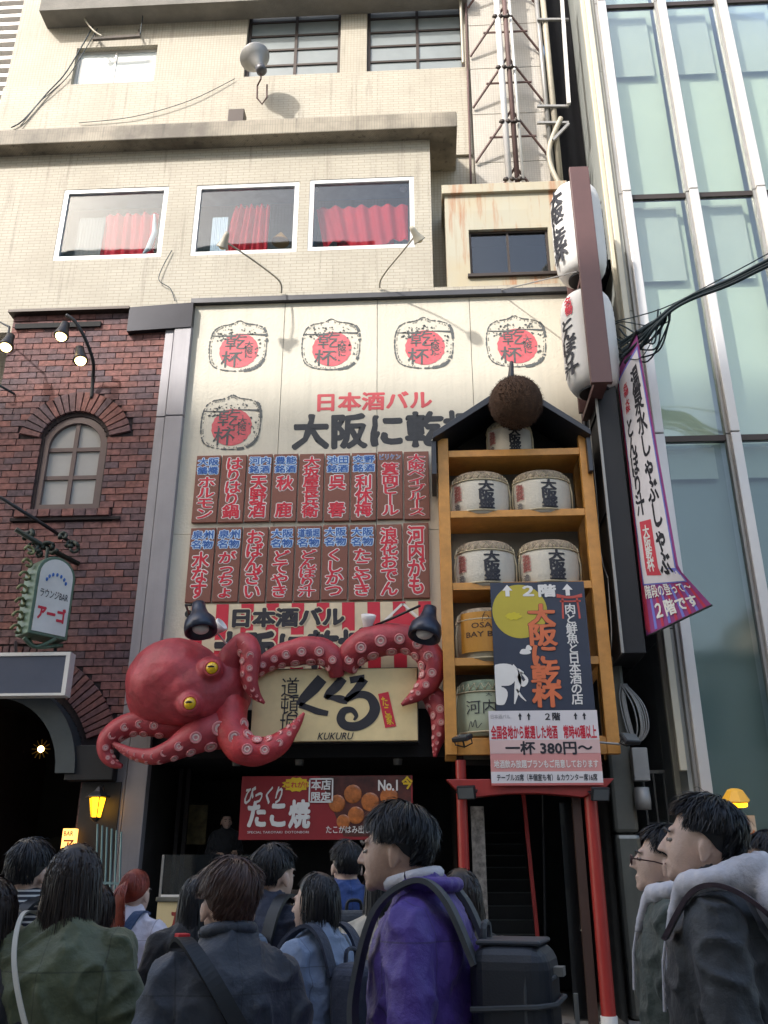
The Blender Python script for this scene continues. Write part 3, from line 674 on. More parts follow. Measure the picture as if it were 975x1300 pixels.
# ------------------------------------------------------------------ cream signboard
sb = thing('cream_signboard', 'large cream wall signboard printed with red and black barrels above the shop', 'signboard', (-.8, 0, 4.2))
bx = [P(243, 390, 0).x, P(362, 390, 0).x, P(479, 390, 0).x, P(596, 390, 0).x, P(725, 390, 0).x]; bz = [P(480, 900, 0).z, P(300, 677, 0).z, P(480, 381, 0).z]
for i in range(4):
    for j in range(2):
        MB().box(bx[i]+.005, bx[i+1]-.005, 0, .035, bz[j]+.004, bz[j+1]-.004).build('panel', M['board'], sb)
MB().box(bx[0], bx[-1], .036, .045, bz[0], bz[-1]).build('backing', M['concrete'], sb)
MB().box(P(243, 384, -.06).x, P(722, 372, -.06).x, -.09, .02, bz[2]+.002, bz[2]+.10).build('top_trim', mat('trim_dark', '#4a4a4c', .4, metal=.5), sb)
MB().box(P(243, 384, -.1).x, xb1+.0, -.02, .6, bz[2]+.11, bz[2]+.22).build('top_flashing', M['tile'], sb)
MB().box(bx[-1]+.01, bx[-1]+.2, -.06, .3, 3.0, bz[2]+.1).build('edge_strip', M['alu'], sb)
# barrel prints
def barrel_print(cx, cy, s=1.0):
    c = P(cx, cy, -.004); hw, hh = .50*s, .56*s
    fm_ = lambda x, y, d=0: Vector((c.x + x*hw, -.004-d, c.z + y*hh))
    prof = [(-.62, .78), (-.86, .62), (-.98, .3), (-1.0, -.1), (-.95, -.45), (-.82, -.68), (-.5, -.82), (0, -.88), (.5, -.84), (.8, -.68), (.96, -.4), (1.0, 0), (.98, .4), (.86, .66), (.6, .78), (.25, .84), (0, .95), (-.25, .84)]
    q = MB(); cc = catmull([list(p) for p in prof + prof[:1]], 6)
    rnd = random.Random(int(cx*7+cy))
    for i in range(len(cc)-1):
        if rnd.random() < .08: continue
        a, b = cc[i], cc[i+1]; wd = .018 + .04*rnd.random() + (.06 if (a[1] < -.5 and a[0] > .2) or (a[0] > .85 and a[1] > .1) else 0); k = len(q.v)
        for p in (a, b):
            L = math.hypot(*p); n_ = (p[0]/L*wd, p[1]/L*wd); q.v += [tuple(fm_(p[0]-n_[0]*.5, p[1]-n_[1]*.5)), tuple(fm_(p[0]+n_[0]*.5, p[1]+n_[1]*.5))]
        q.f.append((k, k+1, k+3, k+2))
        if rnd.random() < .5:
            p = [a[0]*.93, a[1]*.93]; k = len(q.v); w2 = .03; q.v += [tuple(fm_(p[0]-w2, p[1]-w2)), tuple(fm_(p[0]+w2*.6, p[1]-w2*.4)), tuple(fm_(p[0]+w2*.3, p[1]+w2))]; q.f.append((k, k+1, k+2))
    strokes(q, [(-.93, .42), (-.4, .40), (.3, .44), (.93, .40)], [.03, .04, .03, .07], fm_)
    for i in range(66):   # flower blots of the upper band and the right side
        if i < 26: x, y = rnd.uniform(-.62, .6), rnd.uniform(.44, .66)
        elif i < 36: x, y = rnd.uniform(.62, .85), rnd.uniform(-.4, .3)
        elif i < 50: x, y = rnd.uniform(-.75, -.35), rnd.uniform(.2, .5)
        else: x, y = rnd.uniform(-.5, .6), rnd.uniform(-.65, .3)
        r = rnd.uniform(.02, .06); k = len(q.v)
        for j in range(5): a = j*1.257+rnd.random(); q.v.append(tuple(fm_(x+r*math.cos(a)*rnd.uniform(.5, 1.2), y+r*math.sin(a)*rnd.uniform(.4, 1))))
        q.f.append(tuple(range(k, k+5)))
    rc = MB(); k = 36
    rc.v = [tuple(fm_(.04+.68*math.cos(2*math.pi*i/k)*(1+.03*math.sin(i*3)), -.14+.62*math.sin(2*math.pi*i/k), 0)) for i in range(k)]; rc.f = [tuple(range(k))]
    rc.build('red_disc', mat('faded_print_red', '#bf555c', .6, var=.2, vs=9), sb)
    mg = mat('faded_print_ink', '#505353', .7, var=.25, vs=12)
    for i in range(len(q.v)): q.v[i] = (q.v[i][0], q.v[i][1]-.003, q.v[i][2])
    g1 = lambda u, t: fm_(-.45+u*.75, -.1+t*.56, .004); fit('乾', g1, q, .0, rough=.02); g2 = lambda u, t: fm_(-.56+u*.72, -.74+t*.58, .004); fit('杯', g2, q, .01, rough=.02)
    g3 = lambda u, t: fm_(.24+u*.3, -.42+t*.6, .004); fit('大阪に', g3, q, .02, vertical=True)
    q.build('barrel_outline', mg, sb)
for cx, cy in ((302, 440), (420, 438), (538, 436), (655, 434), (293, 537)): barrel_print(cx, cy)
T('日本酒バル', (403, 497, 549, 521), -.004, mat('faded_red_letter', '#c24a50', .6, var=.1), sb, bold=.035, rough=.006)
T('大阪に乾杯', (371, 523, 612, 569), -.004, mat('faded_ink_letter', '#33363b', .7, var=.25, vs=14), sb, bold=.045, rough=.012)
# striped strip with lettering at the foot of the board
X0, X1, Z0, Z1 = rect(240, 766, 548, 860, -.03)
sg = thing('striped_signboard', 'red and cream striped sign with black lettering behind the octopus arms', 'signboard', ((X0+X1)/2, -.03, Z0))
MB().box(X0, X1, -.05, -.0, Z0, Z1).build('board', mat('stripe_cream', '#cfc2a4', .6), sg)
n = 19; q = MB()
for k in range(n):
    if k % 2 == 0: a = X0 + (X1-X0)*k/n; b = X0 + (X1-X0)*(k+1)/n; q.quad((a+.02, -.054, Z0), (b+.02-.0, -.054, Z0), (b, -.054, Z1), (a, -.054, Z1))
q.build('stripe', M['red'], sg)
T('日本酒バル', (295, 771, 438, 796), -.062, M['ink'], sg, bold=.05, outline=.05, om=MATS['stripe_cream'], rough=.006)
T('大阪に乾杯', (270, 800, 470, 850), -.062, M['ink'], sg, bold=.05, outline=.05, om=MATS['stripe_cream'], rough=.01)
q = MB(); f_ = pxmap(478, 768, 545, 800, -.058)
q.v = [tuple(f_(*p)) for p in ((0, 0), (.5, .9), (1, 0))]; q.f = [(0, 1, 2)]; q.build('crest', M['red'], sg)
q = MB(); f_ = pxmap(472, 766, 551, 800, -.060); strokes(q, [(0, -.1), (.25, .45), (.5, 1)], [.05, .05, .05], f_); strokes(q, [(.5, 1), (.75, .45), (1, -.1)], [.05, .05, .05], f_); q.build('crest_edge', M['white'], sg)

# ------------------------------------------------------------------ menu boards
TOP = [('大阪鶴橋', 'ホルモン'), (None, 'はりはり鍋'), ('河内銘酒', '天野酒'), ('豊能銘酒', '秋　鹿'), (None, '大坂屋長兵衛'), ('池田銘酒', '呉　春'), ('交野銘酒', '利休梅'), ('*ビリケン', '箕面ビール'), (None, '大阪ベイブルース')]
BOT = [('泉州名物', '水なす'), ('泉州名物', 'がっちょ'), (None, 'おばんざい'), ('大阪名物', 'どてやき'), ('道頓堀名物', 'どんぼり汁'), ('大阪名物', 'くしかつ'), ('大阪名物', 'たこやき'), (None, '浪花おでん'), (None, '河内がも')]
def wtxt(mbs, s, x0, x1, z0, z1, Y, bold, out, vertical):
    f_ = lambda u, t, d=0: Vector((x0+(x1-x0)*u, Y-d, z0+(z1-z0)*t))
    fit(s, lambda u, t: f_(u, t), mbs[0], bold+out, vertical, ref=bold); fit(s, lambda u, t: f_(u, t, .004), mbs[1], bold, vertical)
for r, (items, ya, yb, rowname) in enumerate(((TOP, 575.5, 661, 'upper'), (BOT, 667, 762, 'lower'))):
    xa = P(249.5 if r == 0 else 242, ya, -.06).x - .0; xb = P(546, (ya+yb)/2, -.06).x; z1 = P(400, ya, -.06).z; z0 = P(400, yb, -.06).z
    for k, (small, big) in enumerate(items):
        a = xa + (xb-xa)*k/9 + .012; b = xa + (xb-xa)*(k+1)/9 - .012; j = random.uniform(-.012, .012)
        t = thing('menu_board', '%s brown menu board in the %s row, red lettering %s%s' % (('leftmost', 'second', 'third', 'fourth', 'middle', 'sixth', 'seventh', 'eighth', 'rightmost')[k], rowname, big.replace('　', ''), ' under a small blue heading' if small else ' filling its whole height'), 'sign', ((a+b)/2, -.06, z0+j), 'brown vertical menu boards in two rows')
        MB().box(a, b, -.06, -.006, z0+j, z1+j).build('board', M['brown'], t, bevel=.008)
        m = .03; o = (MB(), MB()); zt = z1+j-.05
        if small:
            bl = (MB(), MB()); h = .30*(z1-z0)*.82; s_ = small.strip('*')
            if small[0] == '*': h *= .35; wtxt(bl, s_, a+m, b-m, zt-h, zt, -.064, .01, .05, False)
            else:
                n1 = (len(s_)-2); wtxt(bl, s_[:n1], a+m, b-m, zt-h/2+.01, zt, -.064, .02, .09, False); wtxt(bl, s_[n1:], a+m, b-m, zt-h, zt-h/2-.01, -.064, .02, .09, False)
            if small[0] == '*': bl[0].build('small_lettering_outline', M['white'], t); bl[1].build('small_lettering', M['blue'], t)
            else: bl[0].build('small_lettering_outline', mat('pale_blue_print', '#b9cfe6', .5), t); bl[1].build('small_lettering', M['blue'], t)
            zt -= h+.05
        wtxt(o, big, a+.06, b-.06, z0+j+.06, zt, -.064, .03, .05, True)
        o[0].build('lettering_outline', M['white'], t); o[1].build('lettering', M['redb'], t)

# ------------------------------------------------------------------ shop front under the board
sf = thing('takoyaki_shop', 'dark open shop front with black fascia under the octopus', 'shop', (-2, .5, 0))
X0, X1, _, _ = rect(185, 1000, 572, 1000, -.02); zf = P(380, 962, -.02).z
xl_, xr_ = X0, 2.3
MB().box(X0, P(565, 900, 0).x+.3, -.03, .03, zf, bz[0]-.006).build('fascia', M['blk2'], sf)
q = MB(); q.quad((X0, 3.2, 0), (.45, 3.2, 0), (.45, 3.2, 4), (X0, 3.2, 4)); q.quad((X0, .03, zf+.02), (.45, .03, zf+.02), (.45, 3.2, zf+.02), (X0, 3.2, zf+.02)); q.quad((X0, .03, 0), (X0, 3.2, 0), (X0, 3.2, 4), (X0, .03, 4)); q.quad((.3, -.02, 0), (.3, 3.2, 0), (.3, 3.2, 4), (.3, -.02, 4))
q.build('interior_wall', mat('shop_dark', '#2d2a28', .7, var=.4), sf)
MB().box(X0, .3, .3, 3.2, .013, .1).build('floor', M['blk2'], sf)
a = rect(236, 1022, 262, 1072, 1.6); MB().box(a[0], a[1], 1.6, 1.64, a[2], a[3]).build('menu_panel', mat('dim_yellow_board', '#6a5f3c', .6, var=.5, vs=9), sf)  # yellow panel colour stands for a lit slot inside the shop
for xx in (200, 222, 232):
    MB().box(P(xx, 1050, 1.2).x, P(xx+5, 1050, 1.2).x, 1.2, 1.26, .1, zf).build('post', mat('dark_timber', '#241d19', .6), sf)
MB().box(X0+.1, .28, 2.6, 2.9, 1.0, 1.15).build('shelf', M['steel'], sf)
for k in range(9):
    c = Vector((X0+.5+k*.45, 2.7, 1.15)); MB().lathe([(.05, 0), (.06, .1), (.05, .2), (.02, .24)], c, n=10).build('jar', M['grey'], sf)
# black fascia lamps / downlight strip
for xx in (300, 380, 505):
    c = P(xx, 972, .3); MB().lathe([(.06, .0), (.07, .08)], (c.x, .3, zf-.07), n=14).build('downlight', M['grey'], sf)
# counter
Xa, Xb, _, _ = rect(197, 1180, 556, 1180, -.35); zc = P(300, 1139, -.35).z
ct = thing('shop_counter', 'steel topped food counter with cream front panel at the shop', 'counter', ((Xa+Xb)/2, -.1, .012))
MB().box(Xa, Xb, -.35, .3, .012, zc-.06).build('counter_front', mat('counter_cream', '#bfae84', .5, var=.08), ct)
MB().box(Xa-.02, Xb, -.38, .33, zc-.055, zc).build('counter_top', M['steel'], ct, bevel=.008)
zg = P(300, 1085, -.3).z
MB().box(Xa, Xa+.03, -.33, -.30, zc, zg).build('screen_post', M['grey'], ct); MB().box(Xa+.03, P(330, 1100, -.3).x, -.32, -.31, zc+.03, zg).build('glass_screen', M['pglass'], ct)
MB().box(Xa+.03, P(330, 1100, -.3).x, -.33, -.30, zc+.003, zc+.03).build('screen_rail', M['frame_w'], ct)
MB().box(Xa+.3, Xb-.3, -.25, .2, zc, zc+.09).build('hotplate', M['frame_d'], ct, bevel=.01)
q = MB(); rr = random.Random(4)
for i in range(60):
    q.ell((P(240, 1230, -.37).x + rr.uniform(-.35, .3), -.354, P(240, 1225, -.37).z + rr.uniform(-.22, .25)), (rr.uniform(.04, .08), .006, rr.uniform(.04, .07)), 8, 4)
q.build('printed_food', mat('printed_brown', '#84502f', .5, var=.6, vs=20), ct)
T('たこやき', (217, 1152, 300, 1182), -.356, mat('dark_red_print', '#7c2b25', .5), ct, bold=.04, rough=.01)
T('Takoyaki', (206, 1188, 280, 1206), -.356, M['ink'], ct, bold=.03)
# red banner
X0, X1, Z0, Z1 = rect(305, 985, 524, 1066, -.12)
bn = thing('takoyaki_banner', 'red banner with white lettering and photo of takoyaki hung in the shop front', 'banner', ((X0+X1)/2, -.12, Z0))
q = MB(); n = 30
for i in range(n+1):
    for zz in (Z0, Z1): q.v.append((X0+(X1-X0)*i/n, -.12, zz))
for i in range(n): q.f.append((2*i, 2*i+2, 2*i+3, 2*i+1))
q.build('cloth', mat('banner_red', '#8a1f26', .5, var=.12), bn)  # cloth red darkened to stand in for the shade of the shop recess
a = rect(405, 985, 522, 1062, -.123); q = MB(); q.v = [(a[0], -.124, a[3]), (a[1], -.124, a[3]), (a[1], -.124, a[2]), (a[0]+.35, -.124, a[2])]; q.f = [(0, 3, 2, 1)]; q.build('photo_ground', mat('photo_dark_brown', '#4a1f18', .5, var=.6, vs=6), bn)
q = MB(); rr = random.Random(3); 
for x, y, r in ((428, 1020, 11), (448, 1008, 12), (452, 1035, 11), (470, 1018, 12), (478, 1042, 11), (494, 1012, 12), (502, 1034, 12), (436, 1043, 9)): c = P(x, y, -.126); q.ell((c.x, -.128, c.z), (r*.0105, .008, r*.0105), 14, 8)
q.build('printed_dumplings', mat('dumpling_brown', '#a8602c', .3, var=.5, vs=14, coat=.5), bn, smooth=True)
T('びっくり', (311, 998, 358, 1021), -.130, M['white'], bn, bold=.03, shear=.1, rough=.01)
T('たこ焼', (314, 1015, 394, 1052), -.130, M['white'], bn, bold=.045, rough=.012)
T('SPECIAL TAKOYAKI  DOTONBORI', (314, 1055, 392, 1058), -.130, M['white'], bn, bold=.0)
T('たこがはみ出し', (414, 1048, 470, 1058), -.134, M['white'], bn, bold=.01)
q = MB(); c = P(376, 996, -.13); q.v = [(c.x+(.19 if i % 2 else .15)*math.cos(i*math.pi/12)*1.1, -.129, c.z+(.10 if i % 2 else .085)*math.sin(i*math.pi/12)) for i in range(24)]; q.f = [tuple(range(24))]; q.build('yellow_burst', mat('burst_yellow', '#d8b420', .5), bn)
T('これが!!', (362, 992, 390, 1000), -.133, M['red'], bn, bold=.02)
X0_, X1_, Z0_, Z1_ = rect(392, 988, 423, 1019, -.13); q = MB()
for a_ in ((X0_, X1_, Z1_-.02, Z1_), (X0_, X1_, Z0_, Z0_+.02), (X0_, X0_+.02, Z0_, Z1_), (X1_-.02, X1_, Z0_, Z1_)): q.quad((a_[0], -.135, a_[2]), (a_[1], -.135, a_[2]), (a_[1], -.135, a_[3]), (a_[0], -.135, a_[3]))
q.build('stamp_frame', M['white'], bn); T('本店', (395, 990, 420, 1003), -.135, M['white'], bn, bold=.03); T('限定', (395, 1005, 420, 1017), -.135, M['white'], bn, bold=.03)
T('No.1', (480, 990, 505, 1004), -.135, M['white'], bn, bold=.03); T('今', (510, 985, 524, 1002), -.135, mat('burst_yellow', '#d8b420'), bn, bold=.04)

# ------------------------------------------------------------------ octopus sign board
X0, X1, Z0, Z1 = rect(320, 849, 530, 941, -.42)
ks = thing('wooden_name_sign', 'pale wooden sign with bold brush lettering held by the octopus arms', 'sign', ((X0+X1)/2, -.4, Z0))
MB().box(X0, X1, -.42, -.22, Z0, Z1).build('board', mat('pale_wood_sign', '#d8c493', .45, var=.1, vs=2.5), ks, bevel=.01)
MB().box(X0-.01, X1+.01, -.36, -.20, Z0-.02, Z1+.02).build('side_casing', M['black'], ks)
f_ = pxmap(320, 849, 530, 941, -.426); q = MB()
g_ = lambda x, y: f_((x-35)/735, 1-(y-345)/320)       # coordinates read from the enlarged sign
S = lambda pts, wd: strokes(q, pts, [w_*1.18 for w_ in wd], g_, 8)
S([(345, 388), (310, 430), (262, 480), (246, 508)], [44, 46, 34, 22]); S([(246, 505), (290, 520), (330, 535), (375, 545)], [22, 22, 24, 20])
S([(440, 388), (410, 425), (378, 455), (362, 478)], [34, 38, 30, 18]); S([(362, 470), (395, 475), (430, 482), (462, 492)], [18, 20, 30, 22])
S([(470, 398), (505, 392), (535, 390)], [26, 26, 30]); S([(535, 392), (500, 440), (462, 478), (455, 490)], [34, 30, 24, 18])
S([(455, 488), (510, 462), (560, 475), (582, 525), (560, 570), (510, 600), (455, 598), (432, 570), (445, 535), (480, 530), (500, 555), (490, 575)], [16, 26, 32, 40, 38, 34, 32, 32, 28, 20, 16, 8])
q.build('brush_lettering', M['ink'], ks)
T('道頓堀', (356, 860, 379, 932), -.430, M['ink'], ks, bold=-.005, vertical=True, rough=.01)
T('KUKURU', (404, 930, 448, 939), -.430, M['ink'], ks, bold=.01, shear=.05)
a = [P(x, y, -.430) for x, y in ((480, 881), (493, 878), (503, 922), (489, 924))]; q = MB(); q.quad(*[(p.x, -.428, p.z) for p in (a[3], a[2], a[1], a[0])]); q.build('red_seal', M['red'], ks)
q = MB(); fit('たこ家', lambda u, t: Vector((a[3].x+.03+(a[0].x-a[3].x)*t+(a[1].x-a[0].x-.05)*u, -.433, a[3].z+.04+(a[0].z-a[3].z-.08)*t)), q, .02, vertical=True); q.build('seal_lettering', mat('burst_yellow', '#d8b420'), ks)

# ------------------------------------------------------------------ octopus
oc = thing('octopus_sculpture', 'giant red octopus sculpture with yellow eyes gripping the wooden sign', 'sculpture', (P(230, 870, -.6).x, -.5, P(230, 960, -.6).z))
def W(px, py, Y): return P(px, py, Y)
hb = MB(); S_ = .0122
def blob(px, py, Y, rx, rz, ry, tilt=0): hb.ell(P(px, py, Y), (rx*S_, ry*S_, rz*S_), 28, 18, Matrix.Rotation(rad(tilt), 3, 'Y'))
blob(222, 866, -.62, 57, 51, 46); blob(240, 880, -.66, 54, 40, 42); blob(278, 868, -.6, 34, 34, 30); blob(200, 885, -.55, 36, 34, 34)
blob(268, 849, -1.02, 15, 15, 13); blob(241, 894, -1.08, 14, 14, 13); blob(298, 885, -.55, 20, 26, 22)
me = remesh(hb.mesh('head', wl(oc)), .022, 10)
nn_ = [v.normal.copy() for v in me.vertices]
for v, vn in zip(me.vertices, nn_):
    n_ = noise.fractal(v.co*2.6, 1, 2, 3)*.022; v.co += vn*n_
head = objm('head', me, M['octo'], oc)
for px, py, Y in ((269, 848, -1.19), (241, 893, -1.235)):
    c = P(px, py, Y); q = MB().ell(c, (.082, .06, .082), 18, 12); e = q.build('eye', M['eye'], oc, smooth=True)
    MB().ell((c.x, c.y-.058, c.z+.008), (.05, .008, .014), 12, 6).build('pupil', M['blk2'], e, smooth=True)
    rr = MB(); n = 20; pts = [Vector((c.x+.098*math.cos(2*math.pi*i/n), c.y+.02, c.z+.098*math.sin(2*math.pi*i/n))) for i in range(n+1)]
    rr.tube(pts, .022, 8, cap=False).build('eyelid', M['octo'], e, smooth=True)
su = MB().lathe([(.55, -.35), (.8, -.1), (1, .12), (.98, .25), (.84, .30), (.66, .2), (.6, .14)], (0,0,0), (0,0,1), 16).mesh('sucker', smooth=True); su.materials.append(M['sucker'])
sc_ = MB().lathe([(.6, .12), (.60, .20), (.34, .22), (.26, .1), (.0, .08)], (0,0,0), (0,0,1), 14).mesh('sucker_cup', smooth=True); sc_.materials.append(M['suckc'])
for m_ in (su, sc_): pass
def tentacle(pts, side, sz=1.0, n_s=12, t0=.1, rows=2, mname='octo', depth=-1):
    P3 = [(*P(x, y, Y), r*.0118) for x, y, Y, r in pts]; c = catmull(P3, 10)
    q = MB().tube([p[:3] for p in c], [max(p[3], .008) for p in c], 18)
    # round tip and lumps
    for i, v in enumerate(q.v):
        vv = Vector(v); d = noise.noise(vv*4)*.018; k = min(i//18, len(c)-1); ctr = Vector(c[k][:3]); q.v[i] = tuple(vv + (vv-ctr).normalized()*d*min(1, c[k][3]/.12))
    o = q.build('tentacle', M[mname], oc, smooth=True)
    L = [0]
    for a, b in zip(c[:-1], c[1:]): L.append(L[-1] + (Vector(a[:3])-Vector(b[:3])).length)
    s = L[-1]*t0; k = 0
    while s < L[-1]*.97:
        i = max(j for j in range(len(L)) if L[j] <= s); i = min(i, len(c)-2); ctr = Vector(c[i][:3]); r = c[i][3]; t = (Vector(c[i+1][:3])-ctr).normalized()
        view = (CAM-ctr).normalized(); lat = t.cross(view).normalized()*side
        ang = rad(52 if k % 2 == 0 else 2) if rows == 2 else rad(48)
        d = (view*math.cos(ang) + lat*math.sin(ang)).normalized(); sr = max(r*.36*sz, .014)
        qn = d.to_track_quat('Z', 'Y')
        for name, m_ in (('sucker', su),):
            so_ = bpy.data.objects.new('sucker', su); COL.objects.link(so_); so_.parent = o; so_.location = ctr + d*r*.97 - wl(o); so_.rotation_euler = qn.to_euler(); so_.scale = (sr, sr, sr)
        cups.append((ctr + d*r*.97, qn, sr, o))
        s += max(r*.62, .04)*sz; k += 1
    return o
cups = []
tentacle([(286, 885, -.55, 24), (289, 858, -.62, 20), (298, 832, -.72, 17), (310, 818, -.80, 14), (318, 832, -.88, 13), (317, 852, -.9, 11), (318, 868, -.88, 9), (325, 882, -.84, 6), (336, 893, -.8, 1.5)], 1, t0=.42)
tentacle([(310, 858, -.45, 12), (330, 846, -.5, 11), (348, 836, -.5, 13), (370, 829, -.5, 16), (395, 826, -.5, 17), (414, 829, -.5, 16), (425, 842, -.5, 13), (428, 858, -.42, 9)], 1, t0=.15)
tentacle([(438, 850, -.38, 13), (446, 832, -.45, 17), (464, 818, -.5, 20), (488, 812, -.5, 20), (512, 811, -.5, 18), (534, 820, -.52, 17), (549, 842, -.54, 17), (546, 862, -.54, 14), (531, 880, -.55, 9), (510, 895, -.55, 2)], 1, t0=.03)
tentacle([(540, 876, -.3, 10), (552, 888, -.35, 14), (561, 905, -.4, 14), (559, 925, -.42, 10), (555, 943, -.42, 6.5), (552, 961, -.42, 2)], 1, t0=.08)
tentacle([(300, 862, -.45, 20), (293, 888, -.58, 22), (291, 908, -.64, 21), (294, 930, -.72, 20), (306, 948, -.78, 18.5), (326, 954, -.78, 16.5), (346, 949, -.76, 14), (363, 936, -.72, 10.5), (376, 920, -.7, 6), (386, 905, -.68, 1.5)], -1, t0=.42, mname='octo2') if False else None
M['octo2'] = mat('octopus_scarlet', '#b0333a', .5, var=.28, vs=6, bump=.4, bs=20, coat=.05)
tentacle([(300, 862, -.45, 20), (293, 888, -.58, 22), (291, 908, -.64, 21), (294, 930, -.72, 20), (306, 948, -.78, 18.5), (326, 954, -.78, 16.5), (346, 949, -.76, 14), (363, 936, -.72, 10.5), (376, 920, -.7, 6), (386, 905, -.68, 1.5)], -1, t0=.36, mname='octo2')
tentacle([(296, 912, -.5, 24), (278, 924, -.62, 24), (258, 931, -.72, 21), (238, 941, -.78, 17), (215, 953, -.8, 12.5), (192, 960, -.78, 9.5), (170, 957, -.75, 7), (155, 950, -.72, 5), (143, 943, -.7, 2)], -1, t0=.05)
tentacle([(250, 905, -.5, 20), (225, 920, -.55, 16), (198, 921, -.6, 14), (172, 919, -.62, 14), (150, 927, -.62, 13.5), (136, 941, -.62, 12), (134, 957, -.62, 9), (143, 968, -.62, 6.5), (155, 973, -.62, 2.5)], -1, t0=.3)
for p, qn, sr, o in cups:
    if sr < .03: continue
    s2 = bpy.data.objects.new('sucker_cup', sc_)
    COL.objects.link(s2); s2.parent = o; s2.location = p - wl(o); s2.rotation_euler = qn.to_euler(); s2.scale = (sr, sr, sr)
# mounting bolts behind the octopus
MB().tube([W(243, 818, -.6), W(243, 806, -.6)], .02).build('mounting_rod', M['torii'], oc)

# ------------------------------------------------------------------ sign lamps
def bell_lamp(px, py, label, arm, flip=1):
    c = P(px, py, -1.15); t = thing('sign_lamp', label, 'lamp', c, 'black bell lamps over the octopus sign')
    ax = Vector((-.22*flip, .25, 1)).normalized()
    MB().lathe([(.05, .33), (.09, .31), (.10, .22), (.13, .12), (.21, .02), (.23, -.08), (.225, -.16), (.20, -.17), (.18, -.1), (.05, -.02)], c, ax, 22).build('lamp_shade', M['navy'], t, smooth=True)
    MB().ell(c - ax*.10, (.12, .12, .08)).build('bulb', M['lant'], t, smooth=True)
    MB().tube(arm, .018, 8).build('arm', M['black'], t, smooth=True)
    MB().lathe([(.06, 0), (.06, .03)], arm[-1], (0, -1, 0), 12).build('wall_plate', M['black'], t); return t
bell_lamp(254, 790, 'black bell lamp above the octopus head', [P(243, 768, -1.0), P(236, 768, -.9), P(240, 780, -.1)], 1)
bell_lamp(541, 796, 'black bell lamp on long arm at the right end of the name sign', [P(533, 769, -1.05), P(500, 784, -.7), P(464, 799, -.4), P(460, 802, -.06)], -1)
def small_spot(px, py, label, d):
    c = P(px, py, -.55); t = thing('small_spotlight', label, 'lamp', c, 'small white spotlights behind the octopus')
    MB().lathe([(.045, -.16), (.06, -.1), (.07, .0), (.10, .08), (.11, .14), (.09, .15), (.07, .1)], c, d, 16).build('lamp_head', M['whp'], t, smooth=True)
    MB().tube([c, (c.x+.1, -.3, c.z-.12), (c.x+.2, -.06, c.z-.16)], .014, 8).build('arm', M['frame_w'], t)
small_spot(273, 800, 'small white spotlight behind the bell lamp at the octopus head', (.8, -.3, .6)); small_spot(467, 793, 'small white ribbed spotlight above the middle arms of the octopus', (.1, -.4, 1))
def goose(pts, label, hd_):
    p = [P(*q) for q in pts]; t = thing('gooseneck_lamp', label, 'lamp', p[0], 'gooseneck lamps above the signboard')
    MB().tube(catmull([list(x) for x in p], 5), .016, 8).build('arm', M['pipe'], t, smooth=True)
    c = p[-1]; d = Vector(hd_).normalized(); MB().lathe([(.03, -.16), (.05, -.1), (.06, 0), (.10, .1), (.11, .12), (.09, .12), (.05, .04)], c, d, 16).build('lamp_head', M['pipe'], t, smooth=True)
    MB().ell(c + d*.1, (.06, .06, .04)).build('bulb', mat('lamp_glass_warm', '#d9cda0', .3), t, smooth=True)
goose([(357, 372, -.05), (357, 362, -.15), (350, 352, -.3), (318, 328, -.8), (285, 306, -1.2)], 'gooseneck lamp in front of the middle curtained window', (-.4, .5, -.8))
goose([(482, 366, -.05), (483, 356, -.15), (492, 342, -.4), (512, 318, -.8), (528, 298, -1.2)], 'gooseneck lamp in front of the right curtained window', (.5, .6, -.6))

# ------------------------------------------------------------------ loudspeaker, cables and fittings on the upper wall
c = P(326, 78, .2); ls = thing('horn_loudspeaker', 'grey horn loudspeaker on bracket beside the upper window', 'loudspeaker', c)
d = Vector((-.36, .12, .92)).normalized()
MB().lathe([(.30, .16), (.315, .17), (.315, .14), (.22, .02), (.13, -.1), (.09, -.22), (.075, -.24)], c, d, 28).build('bell', M['grey'], ls, smooth=True)
MB().lathe([(.005, .16), (.10, .05), (.14, -.02), (.1, -.08)], c, d, 18).build('reflector', M['grey'], ls, smooth=True)
c2 = c - d*.30; MB().lathe([(.09, .08), (.11, .06), (.11, -.06), (.05, -.09)], c2, d, 16).build('driver', mat('speaker_driver', '#57575b', .4, metal=.3), ls, smooth=True)
MB().tube([c2, c2+Vector((0, .05, -.2)), c2+Vector((-.1, .2, -.22)), c2+Vector((-.1, .25, -.5)), c2+Vector((0, .3, -.62)), c2+Vector((.1, .25, -.5)), c2+Vector((.1, .2, -.2))], .018, 8).build('bracket', M['rustp'], ls)
def wire(pts, r, label, m='cable', name='cable', cat='cable'):
    p = catmull([list(P(*q)) for q in pts], 6); MB().tube(p, r, 6).build(name, M[m], label=label, cat=cat, smooth=True)
wire([(298, 100, .8), (240, 128, .78), (170, 148, .78), (100, 156, .8)], .008, 'thin cable sagging from the loudspeaker across the upper wall')
wire([(118, 34, .8), (85, 90, .8), (60, 118, .8), (30, 152, .8), (14, 162, .8)], .014, 'dark cable slanting down the upper wall left of the small window')
wire([(124, 36, .79), (90, 92, .79), (66, 116, .79), (50, 130, .79), (26, 160, .8)], .010, 'second thinner cable beside the slanting cable on the upper wall')
wire([(104, -10, .7), (106, 20, .7), (118, 38, .7), (130, 46, .7)], .02, 'pale cable dropping to the rail above the small window', 'pipe')
wire([(184, -10, .7), (181, 20, .7), (178, 44, .7)], .012, 'thin cable dropping to the right end of the rail')
wire([(218, 318, .02), (206, 340, .0), (202, 356, .0), (216, 366, .0), (222, 382, .0)], .008, 'loose thin cable hanging below the left curtained windows')
